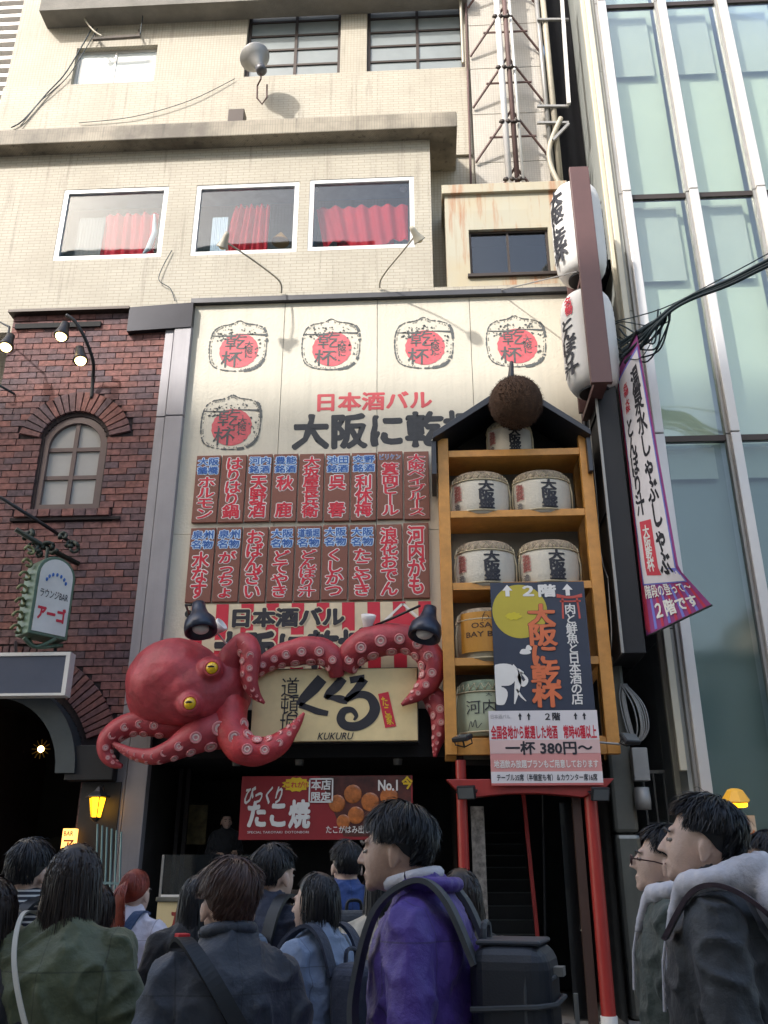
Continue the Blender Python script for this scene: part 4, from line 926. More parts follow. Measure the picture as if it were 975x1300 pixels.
q = MB().bar(P(118, 50, .7), P(178, 46, .7), .06); q.bar(P(121, 50, .7), P(121, 40, .88), .03); q.bar(P(176, 46, .7), P(176, 38, .88), .03); q.build('awning_rail', mat('weathered_iron', '#4d463f', .8, var=.4), label='weathered iron rail fixed above the small upper window', cat='rail')
a = rect(291, 143, 311, 151, .6); MB().box(a[0], a[1], .5, .75, zct, a[3]).build('vent_box', M['frame_d'], label='small dark vent box sitting on the canopy', cat='vent', bevel=.01)

# ------------------------------------------------------------------ sake shelf
PY = -.78
sh = thing('sake_shelf', 'tall orange wooden rack with black gabled roof holding sake barrels', 'shelf', (1.3, -.5, P(660, 960, PY).z))
zb0 = P(600, 958, PY).z; ztp = P(650, 556, PY).z
xl0, xl1, _, _ = rect(559, 700, 573, 700, PY); xr0, xr1, _, _ = rect(741, 700, 757, 700, PY); xr0, xr1 = P(742, 640, PY).x, P(757, 640, PY).x
for a, b in ((xl0, xl1), (xr0, xr1)):
    MB().box(a, b, PY, PY+.12, zb0-.35 if False else zb0, ztp+.02).build('post', M['wood'], sh, bevel=.006)
    MB().box(a, b, -.12, -.02, zb0, ztp+.02).build('post', M['wood'], sh, bevel=.006)
lev = [P(650, y, PY).z for y in (574, 651, 743, 839)]
for i, z in enumerate(lev):
    MB().box(xl1+.002, xr0-.002, PY+.01, PY+.07, z-.055, z+.055).build('shelf_rail', M['wood'], sh, bevel=.005)
    MB().box(xl1+.002, xr0-.002, PY+.08, -.03, z-.03, z+.0).build('shelf_board', M['wood'], sh)
MB().box(xl1+.002, xr0-.002, PY+.02, PY+.09, zb0+.0, zb0+.22).build('shelf_rail', M['wood'], sh, bevel=.005)
MB().box(xl1, xr0, PY+.1, -.03, zb0+.22, zb0+.25).build('shelf_board', M['wood'], sh)
MB().box(xl1+.002, xr0-.002, -.04, -.02, zb0, ztp).build('back_panel', mat('back_panel_grey', '#76736a', .7, var=.15), sh)
# roof
ap = P(651, 484, -.95); el = P(549, 553, -.95); er = P(749, 543, -.95); ez = (el.z+er.z)/2; rm = mat('black_roof_sheet', '#20242e', .4, var=.2, streak=.2)
for s, e in ((-1, el), (1, er)):
    q = MB(); th = .10; a0, b0 = (ap.x, ap.z), (e.x, ez); poly = [a0, b0, (b0[0], b0[1]-th), (a0[0], a0[1]-th*1.3)]
    if s > 0: poly = poly[::-1]
    q.prism(poly[::-1], -.98, -.02).build('roof_slope', rm, sh, bevel=.006)
MB().prism([(xl0, ztp+.02), (xr1, ztp+.02), (ap.x, ap.z-.2)], -.12, -.03).build('gable_panel', M['blk2'], sh)
MB().box(el.x-.02, el.x+.05, -.9, -.05, ez-.65, ez-.1).build('roof_side_flap', rm, sh); MB().box(er.x-.06, er.x+.0, -.9, -.05, ez-.65, ez-.1).build('roof_side_flap', rm, sh)
MB().tube([(ap.x-.03, -.93, ap.z-.02), (ap.x, -.95, ap.z+.35)], [.06, .03]).build('ridge_finial', rm, sh)
c = P(655, 511, -1.15); sgd = thing('cedar_ball', 'brown ball of cedar twigs hung under the rack roof', 'cedar ball', c)
q = MB(); rr = random.Random(5); q.ell(c, (.40, .40, .40), 24, 16)
for i in range(2600):
    d = Vector((rr.gauss(0, 1), rr.gauss(0, 1), rr.gauss(0, 1))).normalized(); p = c + d*.39; t = (d + Vector((rr.uniform(-.5, .5), rr.uniform(-.5, .5), rr.uniform(-.5, .5)))).normalized(); s_ = d.orthogonal()*.006; k = len(q.v)
    q.v += [tuple(p-s_), tuple(p+s_), tuple(p+t*rr.uniform(.03, .05))]; q.f.append((k, k+1, k+2))
q.build('twigs', M['cedar'], sgd); MB().tube([c+Vector((0, 0, .38)), (ap.x, -.95, ap.z-.1)], .012, 6).build('cord', M['rope'], sgd)

def barrel(px, pb, lv_z, label, wpx=33, h=None, style='white', group='straw wrapped sake barrels on the rack', yy=-.48, hh=.72):
    x = P(px, 600, yy-.25).x; x = P(px, pb, yy-.28).x; z0 = lv_z + .002; R = wpx*.0148*.98; t = thing('sake_barrel', label, 'barrel', (x, yy, z0), group); c = (x, yy, z0)
    R = min(R, .44); Ry = R*.74
    def lath(prof, n=32, y_s=.78):
        q = MB().lathe(prof, (0,0,0), (0,0,1), n); q.v = [(x+p[0], yy+p[1]*y_s, z0+p[2]) for p in q.v]; return q
    bodym = {'white': mat('barrel_wrap', '#c4beb0', .7, var=.1, vs=4, bump=.3, bs=30), 'yellow': mat('barrel_straw', '#9d927a', .8, var=.2, bump=.4), 'green': mat('barrel_pale_green', '#9fa78f', .7, var=.12)}[style]
    lath([(R*.86, 0), (R*.93, .04), (R*.99, .2), (R, hh*.5), (R*.99, hh*.72), (R*.93, hh*.86), (R*.86, hh*.93), (R*.8, hh*.97), (R*.5, hh)]).build('barrel_body', bodym, t, smooth=True)
    lath([(R*1.005, hh*.745), (R*1.0, hh*.79), (R*.97, hh*.855), (R*.9, hh*.925), (R*.84, hh*.965), (R*.6, hh*.99)]).build('shoulder_band', mat('straw_shoulder' if style != 'green' else 'green_shoulder', '#8d7f6c' if style != 'green' else '#74806a', .8, var=.5, vs=14, bump=.4), t, smooth=True)
    rp = MB(); n = 26
    for k in range(n):   # zigzag rope round the shoulder
        a0 = 2*math.pi*k/n; a1 = 2*math.pi*(k+1)/n; am = (a0+a1)/2; f1 = lambda a, r, z: (x+r*math.cos(a), yy+r*math.sin(a)*.78, z0+z)
        rp.tube([f1(a0, R*1.01, hh*.78), f1(am, R*.93, hh*.90), f1(a1, R*1.01, hh*.78)], .008, 5)
    rp.tube([f1(2*math.pi*k/32, R*1.01, hh*.75) for k in range(33)], .012, 6, cap=False); rp.tube([f1(2*math.pi*k/32, R*.95, .05) for k in range(33)], .014, 6, cap=False)
    for aa in (-.12, .5, 1.0): pass
    for sx in (-1, 1):    # side ropes
        rp.tube([f1(math.pi*1.5+sx*1.35, R*1.03, .03), f1(math.pi*1.5+sx*1.32, R*1.05, hh*.5), f1(math.pi*1.5+sx*1.25, R*.98, hh*.85)], .013, 6)
    rp.build('rope', M['rope'], t, smooth=True)
    def cyl(u0, u1, z_0, z_1, e=.008):     # angular map on the barrel front
        return lambda u, tt: Vector((x+(R+e)*math.sin(u0+(u1-u0)*u), yy-(R+e)*.78*math.cos(u0+(u1-u0)*u), z0+z_0+(z_1-z_0)*tt))
    if style == 'white':
        q = MB(); fit('大阪盛', cyl(-.10, .46, hh*.09, hh*.72), q, .045, vertical=True, rough=.008); q.build('lettering', M['ink'], t)
        q = MB(); fit('清酒特撰\n大阪盛酒', cyl(-1.08, -.72, hh*.32, hh*.68), q, .03, vertical=False)
        q2 = MB()
        g = cyl(-1.1, -.7, hh*.3, hh*.70, .006); nn = 5
        for i in range(nn):
            for (a, b) in ((.02, .46), (.54, .98)):
                z_a, z_b = i/nn+.02, (i+1)/nn-.03
                if i == 4 and a > .5: continue
                k = len(q2.v); q2.v += [tuple(g(a, z_a)), tuple(g(b, z_a)), tuple(g(b, z_b)), tuple(g(a, z_b))]; q2.f.append((k, k+1, k+2, k+3))
        q2.build('pink_print', mat('faded_pink_print', '#b98f86', .7, var=.3, vs=30), t)
        q = MB(); fit('清酒特撰', cyl(-1.06, -.74, hh*.32, hh*.66, .010), q, .02, vertical=True); q.build('small_lettering', mat('faded_red_small', '#9f5a52', .7), t)
        q = MB(); fit('造', cyl(-1.06, -.80, hh*.10, hh*.26, .008), q, .05); q.build('small_lettering', mat('faded_grey_print', '#6d6a68', .7), t)
    elif style == 'yellow':
        lb_ = MB(); g = cyl(-1.0, 1.2, hh*.16, hh*.93, .012); n = 14
        for i in range(n+1): lb_.v += [tuple(g(i/n, 0)), tuple(g(i/n, .93))]
        for i in range(n): lb_.f.append((2*i, 2*i+2, 2*i+3, 2*i+1))
        lb_.build('yellow_label', mat('label_amber', '#b57f2a', .55, var=.1), t)
        q = MB(); fit('OSAKA', cyl(-.55, .55, hh*.58, hh*.68, .016), q, .02); fit('BAY BLUES', cyl(-.75, .85, hh*.42, hh*.52, .016), q, .02)
        g = cyl(-.4, .3, hh*.70, hh*.88, .016); strokes(q, [(.3, 0), (.35, .5), (.45, .95)], [.03, .04, .03], g); strokes(q, [(.4, 0), (.6, .3), (.5, .6), (.3, .5)], [.03, .04, .04, .03], g)
        q.build('lettering', mat('label_brown', '#4a3016', .6), t)
    else:
        q = MB(); fit('河内酒', cyl(-.75, .75, hh*.36, hh*.60, .010), q, .0, rough=.02); fit('大', cyl(-.1, .1, hh*.66, hh*.72, .010), q, .0)
        strokes(q, [(0, 0), (.2, .8), (.3, .3), (.5, .9), (.6, .2), (.9, .6)], [.05]*6, cyl(-.7, -.2, hh*.08, hh*.28, .010)); q.build('lettering', M['ink'], t)
    return t
barrel(649, 560, lev[0], 'sake barrel alone on the top shelf behind the cedar ball', 24, hh=.62)
barrel(610, 610, lev[1], 'left sake barrel on the upper shelf below the roof', 35); barrel(689, 610, lev[1], 'right sake barrel on the upper shelf below the roof', 38)
barrel(617, 705, lev[2], 'left sake barrel on the shelf just above the posters', 36); barrel(699, 703, lev[2], 'right sake barrel on the shelf just above the posters', 39)
barrel(620, 800, lev[3], 'straw barrel with amber yellow label left of the dark poster', 38, style='yellow', group=None, hh=.8)
barrel(621, 900, zb0+.25, 'pale green barrel with brushed characters left of the poster', 38, style='green', group=None, hh=.78)

# ------------------------------------------------------------------ posters on the rack
q0 = [P(622, 739, -.9), P(739, 740, -.9), P(754, 902, -.9), P(628, 902, -.9)]
X0, X1 = P(622, 739, -.9).x, P(741, 739, -.9).x; Z1, Z0 = P(680, 739, -.9).z, P(690, 902, -.9).z
pA = thing('dark_poster', 'dark blue hanging poster with yellow moon and orange lettering on the rack', 'poster', ((X0+X1)/2, -.9, Z0))
A = lambda u, t, d=0: Vector((X0+(X1-X0)*u, -.9-d, Z0+(Z1-Z0)*t))
q = MB(); n = 20
for i in range(n+1):
    for j in range(n+1): q.v.append(tuple(A(i/n, j/n)))
for i in range(n):
    for j in range(n): a = i*(n+1)+j; q.f.append((a, a+n+1, a+n+2, a+1))
pso = q.build('sheet', mat('poster_navy', '#272f42', .5, var=.12, vs=4), pA, smooth=True)
for sgn in (0,): pass
def onp(fm, name, s, u0, t0, u1, t1, m, d, bold=.02, vertical=False, parent=None, out=None, om=None, rough=0, shear=0):
    F = lambda dd: (lambda u, t: fm(u0+(u1-u0)*u, t0+(t1-t0)*t, dd))
    if out: q = MB(); fit(s, F(d), q, bold+out, vertical, ref=bold, rough=rough); q.build(name+'_outline', om, parent); d += .004
    q = MB(); fit(s, F(d), q, bold, vertical, rough=rough, shear=shear); return q.build(name, m, parent)
def disc(fm, u, t, ru, rt, d, m, parent, name, n=32, wob=0):
    q = MB(); q.v = [tuple(fm(u+ru*math.cos(6.2832*i/n)*(1+wob*math.sin(i*2.1)), t+rt*math.sin(6.2832*i/n)*(1+wob*math.cos(i*1.7)), d)) for i in range(n)]; q.f = [tuple(range(n))]; return q.build(name, m, parent)
# the moon is clipped by the left edge
q = MB(); pts = []
for i in range(40):
    a = 6.2832*i/40; pts.append((max(.005, .30+.29*math.cos(a)), .765+.215*math.sin(a)))
q.v = [tuple(A(u, t, .004)) for u, t in pts]; q.f = [tuple(range(40))]; q.build('moon', mat('moon_yellow', '#b3a32e', .5, var=.08), pA)
disc(A, .23, .725, .08, .03, .008, mat('pale_moon_cloud', '#c9b91d', .5), pA, 'cloud', wob=.2)
onp(A, 'lettering', '２階', .34, .875, .70, .98, M['white'], .010, .045, parent=pA)
def arrows(fm, ctrs, t0, t1, hw_, m, d, parent):
    for u in ctrs:
        q = MB(); tm = t0+(t1-t0)*.5; q.v = [tuple(fm(a, b, d)) for a, b in ((u-hw_*.4, t0), (u+hw_*.4, t0), (u+hw_*.4, tm), (u+hw_, tm), (u, t1), (u-hw_, tm), (u-hw_*.4, tm))]; q.f = [tuple(range(7))]; q.build('arrow', m, parent)
arrows(A, (.18, .82), .885, .98, .055, M['white'], .010, pA)
onp(A, 'large_lettering', '大阪に乾杯', .37, .02, .68, .82, mat('poster_orange', '#cf6b3f', .5), .010, .035, True, parent=pA, out=.014, om=mat('poster_dark_edge', '#3d2a2b', .5), rough=.01)
onp(A, 'side_lettering', '肉と鮮魚と日本酒の店', .77, .04, .89, .82, M['white'], .010, .02, True, parent=pA)
q = MB()
for pts_, wd in (([(.70, .885), (.84, .87), (.97, .885)], [.03, .018, .03]), ([(.73, .84), (.84, .838), (.95, .84)], [.012]*3), ([(.76, .87), (.755, .78), (.75, .70)], [.02]*3), ([(.91, .87), (.92, .78), (.925, .70)], [.02]*3)): strokes(q, pts_, wd, lambda u, t: A(u, t, .006))
q.build('torii_print', mat('print_torii', '#b5473a', .5), pA)
q = MB(); fmw = lambda u, t: A(u, t, .006)
def blobp(u, t, ru, rt, w=.15):
    k = len(q.v)
    for i in range(20): a = 6.2832*i/20; q.v.append(tuple(A(max(.004, u+ru*math.cos(a)*(1+w*math.sin(3*a+u*9))), t+rt*math.sin(a)*(1+w*math.cos(2*a)), .006+.0006*len(q.f))))
    q.f.append(tuple(range(k, k+20)))
blobp(.33, .445, .055, .025); blobp(.37, .475, .03, .025); blobp(.10, .27, .13, .10); blobp(.05, .11, .07, .08); blobp(.02, .2, .05, .1)
strokes(q, [(.18, .33), (.24, .25), (.22, .15), (.19, .05)], [.06, .07, .05, .01], fmw); strokes(q, [(.30, .28), (.24, .30), (.28, .20), (.33, .23), (.27, .29)], [.02, .03, .04, .03, .01], fmw); strokes(q, [(.22, .16), (.26, .11), (.31, .07)], [.015, .02, .006], fmw)
q.build('wave_print', M['white'], pA)
B0, B1 = P(621, 902, -.93).x, P(762, 950, -.93).x; Bz1, Bz0 = P(690, 902, -.93).z, P(690, 997, -.93).z; B0 = P(622, 950, -.93).x
pB = thing('price_poster', 'white and pink price poster hanging below the dark poster', 'poster', ((B0+B1)/2, -.93, Bz0))
Bf = lambda u, t, d=0: Vector((B0+(B1-B0)*u, -.93-d, Bz0+(Bz1-Bz0)*t))
def band(t0, t1, m, name, d=0): q = MB(); q.quad(Bf(0, t0, d), Bf(1, t0, d), Bf(1, t1, d), Bf(0, t1, d)); q.build(name, m, pB)
MB().box(B0, B1, -.93, -.922, Bz0, Bz1).build('sheet', mat('poster_pink', '#c98a86', .5, var=.05), pB)
band(.60, 1, mat('poster_white', '#cfcbcd', .5, var=.04), 'white_band', .003); band(.42, .60, mat('poster_palepink', '#cdafab', .5, var=.04), 'pale_pink_band', .003); band(.03, .18, MATS['poster_white'], 'white_band', .003); band(0.0, .03, mat('poster_rose', '#b9635f', .5), 'rose_band', .003)
onp(Bf, 'lettering', '２階', .52, .86, .66, .97, M['ink'], .008, .03, parent=pB); arrows(Bf, (.29, .37, .80, .88), .87, .97, .018, M['ink'], .008, pB)
onp(Bf, 'red_lettering', '全国各地から厳選した地酒　常時40種以上', .015, .61, .98, .80, M['redb'], .008, .03, parent=pB)
onp(Bf, 'price_lettering', '一杯 380円～', .14, .40, .93, .585, M['ink'], .008, .03, parent=pB)
onp(Bf, 'white_lettering', '地酒飲み放題プランもご用意しております', .03, .225, .97, .335, M['white'], .008, .02, parent=pB)
onp(Bf, 'lettering', 'テーブル35席（半個室も有）＆カウンター席16席', .05, .055, .95, .15, M['ink'], .008, .02, parent=pB)
onp(Bf, 'faint_lettering', '日本酒バル', .02, .89, .2, .95, mat('faint_grey', '#a3a0a4', .5), .008, .01, parent=pB)

# ------------------------------------------------------------------ torii entrance
tz = thing('torii_gate', 'red wooden torii frame around the dark stair entrance', 'gate', (1.3, -.75, .012))
xa0, xa1, _, _ = rect(583, 1150, 598, 1150, -.75); xb0_, xb1_ = P(752, 1150, -.75).x, P(770, 1150, -.75).x; zt0 = P(660, 1000, -.75).z
for a, b in ((xa0, xa1), (xb0_, xb1_)):
    MB().tube([((a+b)/2, -.75, .12), ((a+b)/2, -.75, zt0+.35)], [(b-a)/2, (b-a)/2*.95], 20).build('post', M['torii'], tz, smooth=True, auto=True)
    MB().tube([((a+b)/2, -.75, .012), ((a+b)/2, -.75, .13)], (b-a)/2*1.15, 20).build('post_base', M['white'], tz)
bm_ = [(P(566, 990, -.75).x, zt0+.12), (P(778, 990, -.75).x, zt0+.12)]
q = MB(); n = 16; poly = [(bm_[0][0], zt0+.10), (bm_[0][0]+.12, zt0-.02)] + [(xa0+.2+(xb1_-xa0-.4)*i/n, zt0-.13+.05*math.sin(math.pi*i/n)) for i in range(n+1)] + [(bm_[1][0]-.12, zt0-.02), (bm_[1][0], zt0+.10)]
q.prism(poly, -.86, -.66).build('lintel', M['torii'], tz, bevel=.008)
MB().box(P(655, 1000, -.5).x, P(664, 1000, -.5).x, -.6, -.52, .012, zt0-.1).build('centre_post', M['torii'], tz) if False else None
MB().box(xb0_-.14, xb0_-.03, -.7, -.6, .012, zt0-.1).build('inner_jamb', mat('jamb_brown', '#3d2a22', .6), tz)
for s_, x in ((-1, (xa0+xa1)/2), (1, (xb0_+xb1_)/2)):
    MB().bar((x, -.7, zt0+.10), (x+.0, -.55, zb0+.1), .09).build('hanger', M['frame_d'], tz)
# stair and dark walls inside
se = thing('stair_entrance', 'dark stair hall with pale edged steps going up behind the torii', 'staircase', (1.3, 1, .012))
q = MB(); xs0, xs1 = .34, 2.30; y1_ = 3.4
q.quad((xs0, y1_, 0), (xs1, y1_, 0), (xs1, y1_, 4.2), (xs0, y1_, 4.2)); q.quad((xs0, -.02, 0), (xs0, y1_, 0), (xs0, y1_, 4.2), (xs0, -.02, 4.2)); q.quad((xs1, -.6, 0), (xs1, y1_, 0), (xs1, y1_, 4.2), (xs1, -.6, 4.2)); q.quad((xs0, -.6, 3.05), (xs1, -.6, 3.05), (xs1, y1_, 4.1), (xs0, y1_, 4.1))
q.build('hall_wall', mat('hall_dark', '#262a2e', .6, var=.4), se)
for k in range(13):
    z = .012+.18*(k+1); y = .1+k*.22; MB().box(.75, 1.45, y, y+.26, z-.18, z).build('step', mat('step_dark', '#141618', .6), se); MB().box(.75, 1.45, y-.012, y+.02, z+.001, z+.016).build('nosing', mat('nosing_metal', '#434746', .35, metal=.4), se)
MB().bar(P(664, 1005, .1), P(684, 1205, .1), .05).build('handrail', mat('handrail_red', '#8a2420', .4), se)
MB().tube([P(689, 1000, .2), P(694, 1290, .2)], .02).build('pole', M['black'], se)
mb = MB().box(P(600, 1100, -.3).x, P(617, 1100, -.3).x, -.34, -.30, P(608, 1200, -.3).z, P(608, 1024, -.3).z); mb.build('notice_strip', mat('notice_grey', '#6d6a66', .4, var=.7, vs=12), se)
dr = MB().box(P(715, 1100, -.2).x, P(742, 1100, -.2).x, -.25, -.2, .03, 2.6).build('door', mat('black_door', '#101214', .25, coat=.4), se)
MB().tube(catmull([list(P(738, 1110, -.32)), list(P(743, 1130, -.34)), list(P(742, 1160, -.34)), list(P(739, 1182, -.32))], 5), .018, 8).build('handle', M['whp'], dr)
def flood(px, py, label, d, Y=-.95):
    c = P(px, py, Y); t = thing('floodlight', label, 'lamp', c, 'small black floodlights around the torii'); d = Vector(d).normalized(); s_ = d.cross(Vector((0,0,1))).normalized(); u = s_.cross(d)
    MB().obox(c, s_*.12, u*.085, d*.03).build('housing', M['black'], t, bevel=.012)
    MB().obox(c+d*.032, s_*.10, u*.068, d*.004).build('lens', mat('lens_grey', '#5c5f60', .15), t)
    MB().tube([c-s_*.13, c-s_*.13-d*.08, c-d*.12, c+s_*.13-d*.08, c+s_*.13], .01, 6).build('bracket', M['black'], t)
    MB().tube([c-d*.12, (c.x, Y+.22, c.z+.06)], .014, 6).build('stem', M['frame_d'], t)
flood(587, 937, 'black floodlight at the bottom left of the barrel rack', (-.2, -.3, .9)); flood(592, 1006, 'black floodlight on the left end of the torii beam', (-.2, -.9, -.4)); flood(762, 1008, 'black floodlight on the right end of the torii beam', (.2, -.9, -.4)); flood(800, 938, 'pale box lamp clipped to the right of the rack', (.3, -.6, .6))
MB().tube([P(755, 942, -.9), P(790, 945, -.9), P(803, 938, -.9)], .015, 8).build('lamp_arm', M['grey'], bpy.data.objects['floodlight.003'])

# ------------------------------------------------------------------ stainless column with meter boxes, alley fence
X0, X1, _, _ = rect(784, 1100, 818, 1100, -.25)
scn_col = thing('steel_column', 'brushed stainless column right of the torii', 'column', ((X0+X1)/2, -.1, .012)); zt2 = P(795, 832, -.25).z
MB().box(X0, X1, -.25, .3, .012, 2.2).build('cladding', M['steel'], scn_col, bevel=.06); MB().box(X0+.01, X1-.01, -.24, .29, 2.21, zt2).build('cladding', mat('upper_cladding', '#5f5f58', .5, metal=.3, var=.2), scn_col, bevel=.05)
mbx = thing('meter_boxes', 'grey meter boxes with coiled cables on the steel column', 'meter box', P(815, 1000, -.35))
a = rect(802, 950, 820, 992, -.33); MB().box(a[0], a[1]+.02, -.42, -.26, a[2], a[3]).build('box', M['grey'], mbx, bevel=.01)
a = rect(806, 1008, 822, 1028, -.33); MB().lathe([(.1, 0), (.11, .1), (.1, .28)], (a[0]+.1, -.36, a[2]), n=14).build('meter', M['grey'], mbx, smooth=True)
rr = random.Random(2)
for k in range(7):
    o_ = rr.uniform(-4, 4); w_ = rr.uniform(6, 14); MB().tube(catmull([list(P(*p)) for p in ((792+o_, 870, -.3), (800+o_+w_, 895, -.4), (806+o_+w_, 925, -.42), (806+o_, 942, -.38), (796+o_, 915, -.36), (790+o_, 885, -.32), (792+o_, 868, -.3))], 5), .011, 6).build('cable_coil', M['grey'], mbx, smooth=True)
fn = thing('alley_fence', 'low grey railing across the alley', 'fence', (P(850, 1000, 1).x, 1, .012)); fz0, fz1 = .012, P(845, 980, 1).z
for k in range(9): x = P(818, 1000, 1).x + k*.15; MB().tube([(x, 1, fz0), (x, 1, fz1)], .015, 8).build('bar', M['grey'], fn)
MB().bar((P(815, 1000, 1).x, 1, fz1), (P(872, 1000, 1).x, 1, fz1), .05).build('top_rail', M['grey'], fn)

# ------------------------------------------------------------------ dark hanging sign box and lanterns
dk = thing('dark_sign_box', 'tall black sign cabinet seen edge on beside the barrel rack', 'sign box', (2.8, -.5, P(790, 840, -.5).z))
zA, zB = P(790, 838, -.6).z, P(770, 500, -.6).z
MB().box(2.62, 2.92, -1.0, -.05, zA, zB).build('cabinet', mat('cabinet_black', '#0b0d12', .6, var=.3), dk, bevel=.01)
for y in (-1.02, -.06): MB().bar((2.60, y, zA), (2.60, y, zB), .035).build('edge_strip', M['grey'] if y < -.5 else M['black'], dk)
for z in (zA, (zA+zB)/2, zB-.5, zB): MB().bar((2.605, -1.0, z), (2.605, -.05, z), .03).build('cross_strip', M['black'], dk)
MB().tube(catmull([[2.57, -.5, zB-.4], [2.55, -.6, zB-1.6], [2.56, -.45, zB-2.6], [2.56, -.75, zB-3.1]], 8), .008, 6).build('loose_wire', M['grey'], dk)
MB().tube(catmull([[2.57, -.3, zA+.2], [2.5, -.5, zA+.0], [2.52, -.8, zA+.3], [2.57, -.7, zA+1.2]], 8), .008, 6).build('loose_wire', M['grey'], dk)
# post frame
lf = thing('lantern_frame', 'tall brown steel frame carrying two white paper lanterns', 'frame', P(750, 487, -1.5))
a = P(733, 213, -1.5), P(758, 213, -1.5); X0, X1 = P(738, 350, -1.5).x, P(761, 350, -1.5).x; X0, X1 = 2.21, 2.21+.30
X0, X1 = P(736, 350, -1.5).x, P(762, 350, -1.5).x; zt3, zb3 = P(748, 213, -1.5).z, P(762, 487, -1.5).z
MB().box(X0, X1, -1.54, -1.46, zb3, zt3).build('front_plate', M['brownst'], lf, bevel=.008)
MB().box(X0+.03, X1-.03, -.30, -.22, zb3+.2, zt3-.2).build('rear_plate', M['brownst'], lf)
for z in (zt3-.10, (zt3+zb3)/2+.05, zb3+.06): MB().box(X0+.06, X1-.06, -1.455, -.305, z-.04, z+.04).build('cross_bar', M['brownst'], lf)
MB().tube([P(637, 368, -.1), P(733, 345, -1.45)], .012, 6).build('stay_rod', M['grey'], lf)
def lantern(z0, z1, txt, red, label):
    cx = (X0+X1)/2+.02; cy = -.88; R = .42; h = z1-z0; t = thing('paper_lantern', label, 'lantern', (cx, cy, z0), 'white paper lanterns in the brown frame')
    prof = []; n = 40
    for i in range(n+1):
        u = i/n; e = 1-abs(2*u-1)**5; r = R*(.55+.45*e**.5)*(1+(.012 if i % 2 else -.004)); prof.append((r, h*u))
    MB().lathe(prof, (cx, cy, z0), n=36).build('paper_shade', M['lant'], t, smooth=True)
    for z in (z0-.03, z1-.02): MB().lathe([(R*.56, 0), (R*.56, .06)], (cx, cy, z), n=24).build('end_ring', M['black'], t)
    a0 = rad(-62); g = lambda u, tt: Vector((cx+(R+.012)*math.sin(a0-.42+.84*u), cy-(R+.012)*math.cos(a0-.42+.84*u), z0+h*(.1+.8*tt)))
    if red:
        q = MB(); fit('名物', lambda u, tt: g(.5+u*.45, .76+tt*.24), q, .04, vertical=True); q.build('red_lettering', M['red'], t); q = MB(); fit(txt, lambda u, tt: g(u, tt*.74), q, .04, vertical=True, rough=.01); q.build('lettering', M['ink'], t)
    else: q = MB(); fit(txt, g, q, .04, vertical=True, rough=.01); q.build('lettering', M['ink'], t)
    # same writing on the far side
    g2 = lambda u, tt: Vector((cx+(R+.012)*math.sin(rad(100)-.42+.84*u), cy-(R+.012)*math.cos(rad(100)-.42+.84*u), z0+h*(.1+.8*tt))); q = MB(); fit(txt, g2, q, .04, vertical=True); q.build('lettering', M['ink'], t)
zl1 = P(735, 243, -.88).z; zl0 = P(742, 355, -.88).z; lantern(zl0, zl1, '大阪に乾杯', False, 'upper white paper lantern with black characters in the brown frame')
zl1 = P(745, 378, -.88).z; zl0 = P(752, 498, -.88).z; lantern(zl0, zl1, 'とんぼり汁', True, 'lower white paper lantern with red and black characters in the brown frame')

# ------------------------------------------------------------------ vertical cloth banner
nb = thing('cloth_banner', 'long white and purple cloth banner with black vertical lettering', 'banner', (3.0, -1.3, P(820, 810, -.9).z))
tl, tr_ = P(783, 475, -.9), P(808, 424, -1.62); bl, br_ = P(821, 808, -.9), P(904, 768, -1.75); mr_ = P(862, 722, -1.62)
def N(u, t, d=0):     # u: 0 wall side..1 street side; t 0 bottom..1 top
    L = bl.lerp(tl, t)
    Rr = (mr_.lerp(tr_, (t-.24)/.76) if t > .24 else br_.lerp(mr_, (t/.24)**1.4)); p = L.lerp(Rr, u); p.x += .006*math.sin(u*5+t*3)
    return p + Vector((-.9, -.42, 0))*d
q = MB(); nu, nv = 10, 40
for i in range(nu+1):
    for j in range(nv+1): q.v.append(tuple(N(i/nu, j/nv)))
for i in range(nu):
    for j in range(nv): a = i*(nv+1)+j; q.f.append((a, a+nv+1, a+nv+2, a+1))
q.build('cloth', mat('banner_purple', '#8a3a78', .7, var=.08), nb, smooth=True)
def sheet(u0, t0, u1, t1, d, m, name, nn=12):
    q = MB()
    for i in range(nn+1):
        for j in range(nn+1): q.v.append(tuple(N(u0+(u1-u0)*i/nn, t0+(t1-t0)*j/nn, d)))
    for i in range(nn):
        for j in range(nn): a = i*(nn+1)+j; q.f.append((a, a+nn+1, a+nn+2, a+1))
    q.build(name, m, nb, smooth=True)
sheet(.0, .02, .04, .97, .006, mat('banner_edge_red', '#b5304a', .7), 'red_edge'); sheet(.05, .175, .95, .965, .006, mat('banner_edge_blue', '#6f73c4', .7), 'blue_edge'); sheet(.075, .18, .925, .955, .010, mat('banner_white', '#d2cfd2', .7), 'white_field')
for k in range(9): sheet(.03+k*.108, .01, .07+k*.108, .17, .006, MATS['banner_edge_blue'] if k % 2 else MATS['banner_edge_red'], 'stripe', 4)
def onb(s, u0, t0, u1, t1, m, d=.016, bold=.03, vertical=True, name='lettering', rough=.01):
    q = MB(); fit(s, lambda u, t: N(u0+(u1-u0)*u, t0+(t1-t0)*t, d), q, bold, vertical, rough=rough); q.build(name, m, nb)
onb('温泉水しゃぶしゃぶ', .54, .215, .86, .92, M['ink']); onb('とんぼり汁', .14, .42, .42, .78, M['ink'])
onb('名物', .22, .86, .42, .91, mat('banner_red_print', '#c4404e', .7)); onb('大阪', .22, .80, .40, .85, MATS['banner_red_print'])
sheet(.18, .21, .52, .40, .014, MATS['banner_red_print'], 'red_field', 6); onb('大阪乾杯', .24, .225, .44, .385, M['white'], d=.02)
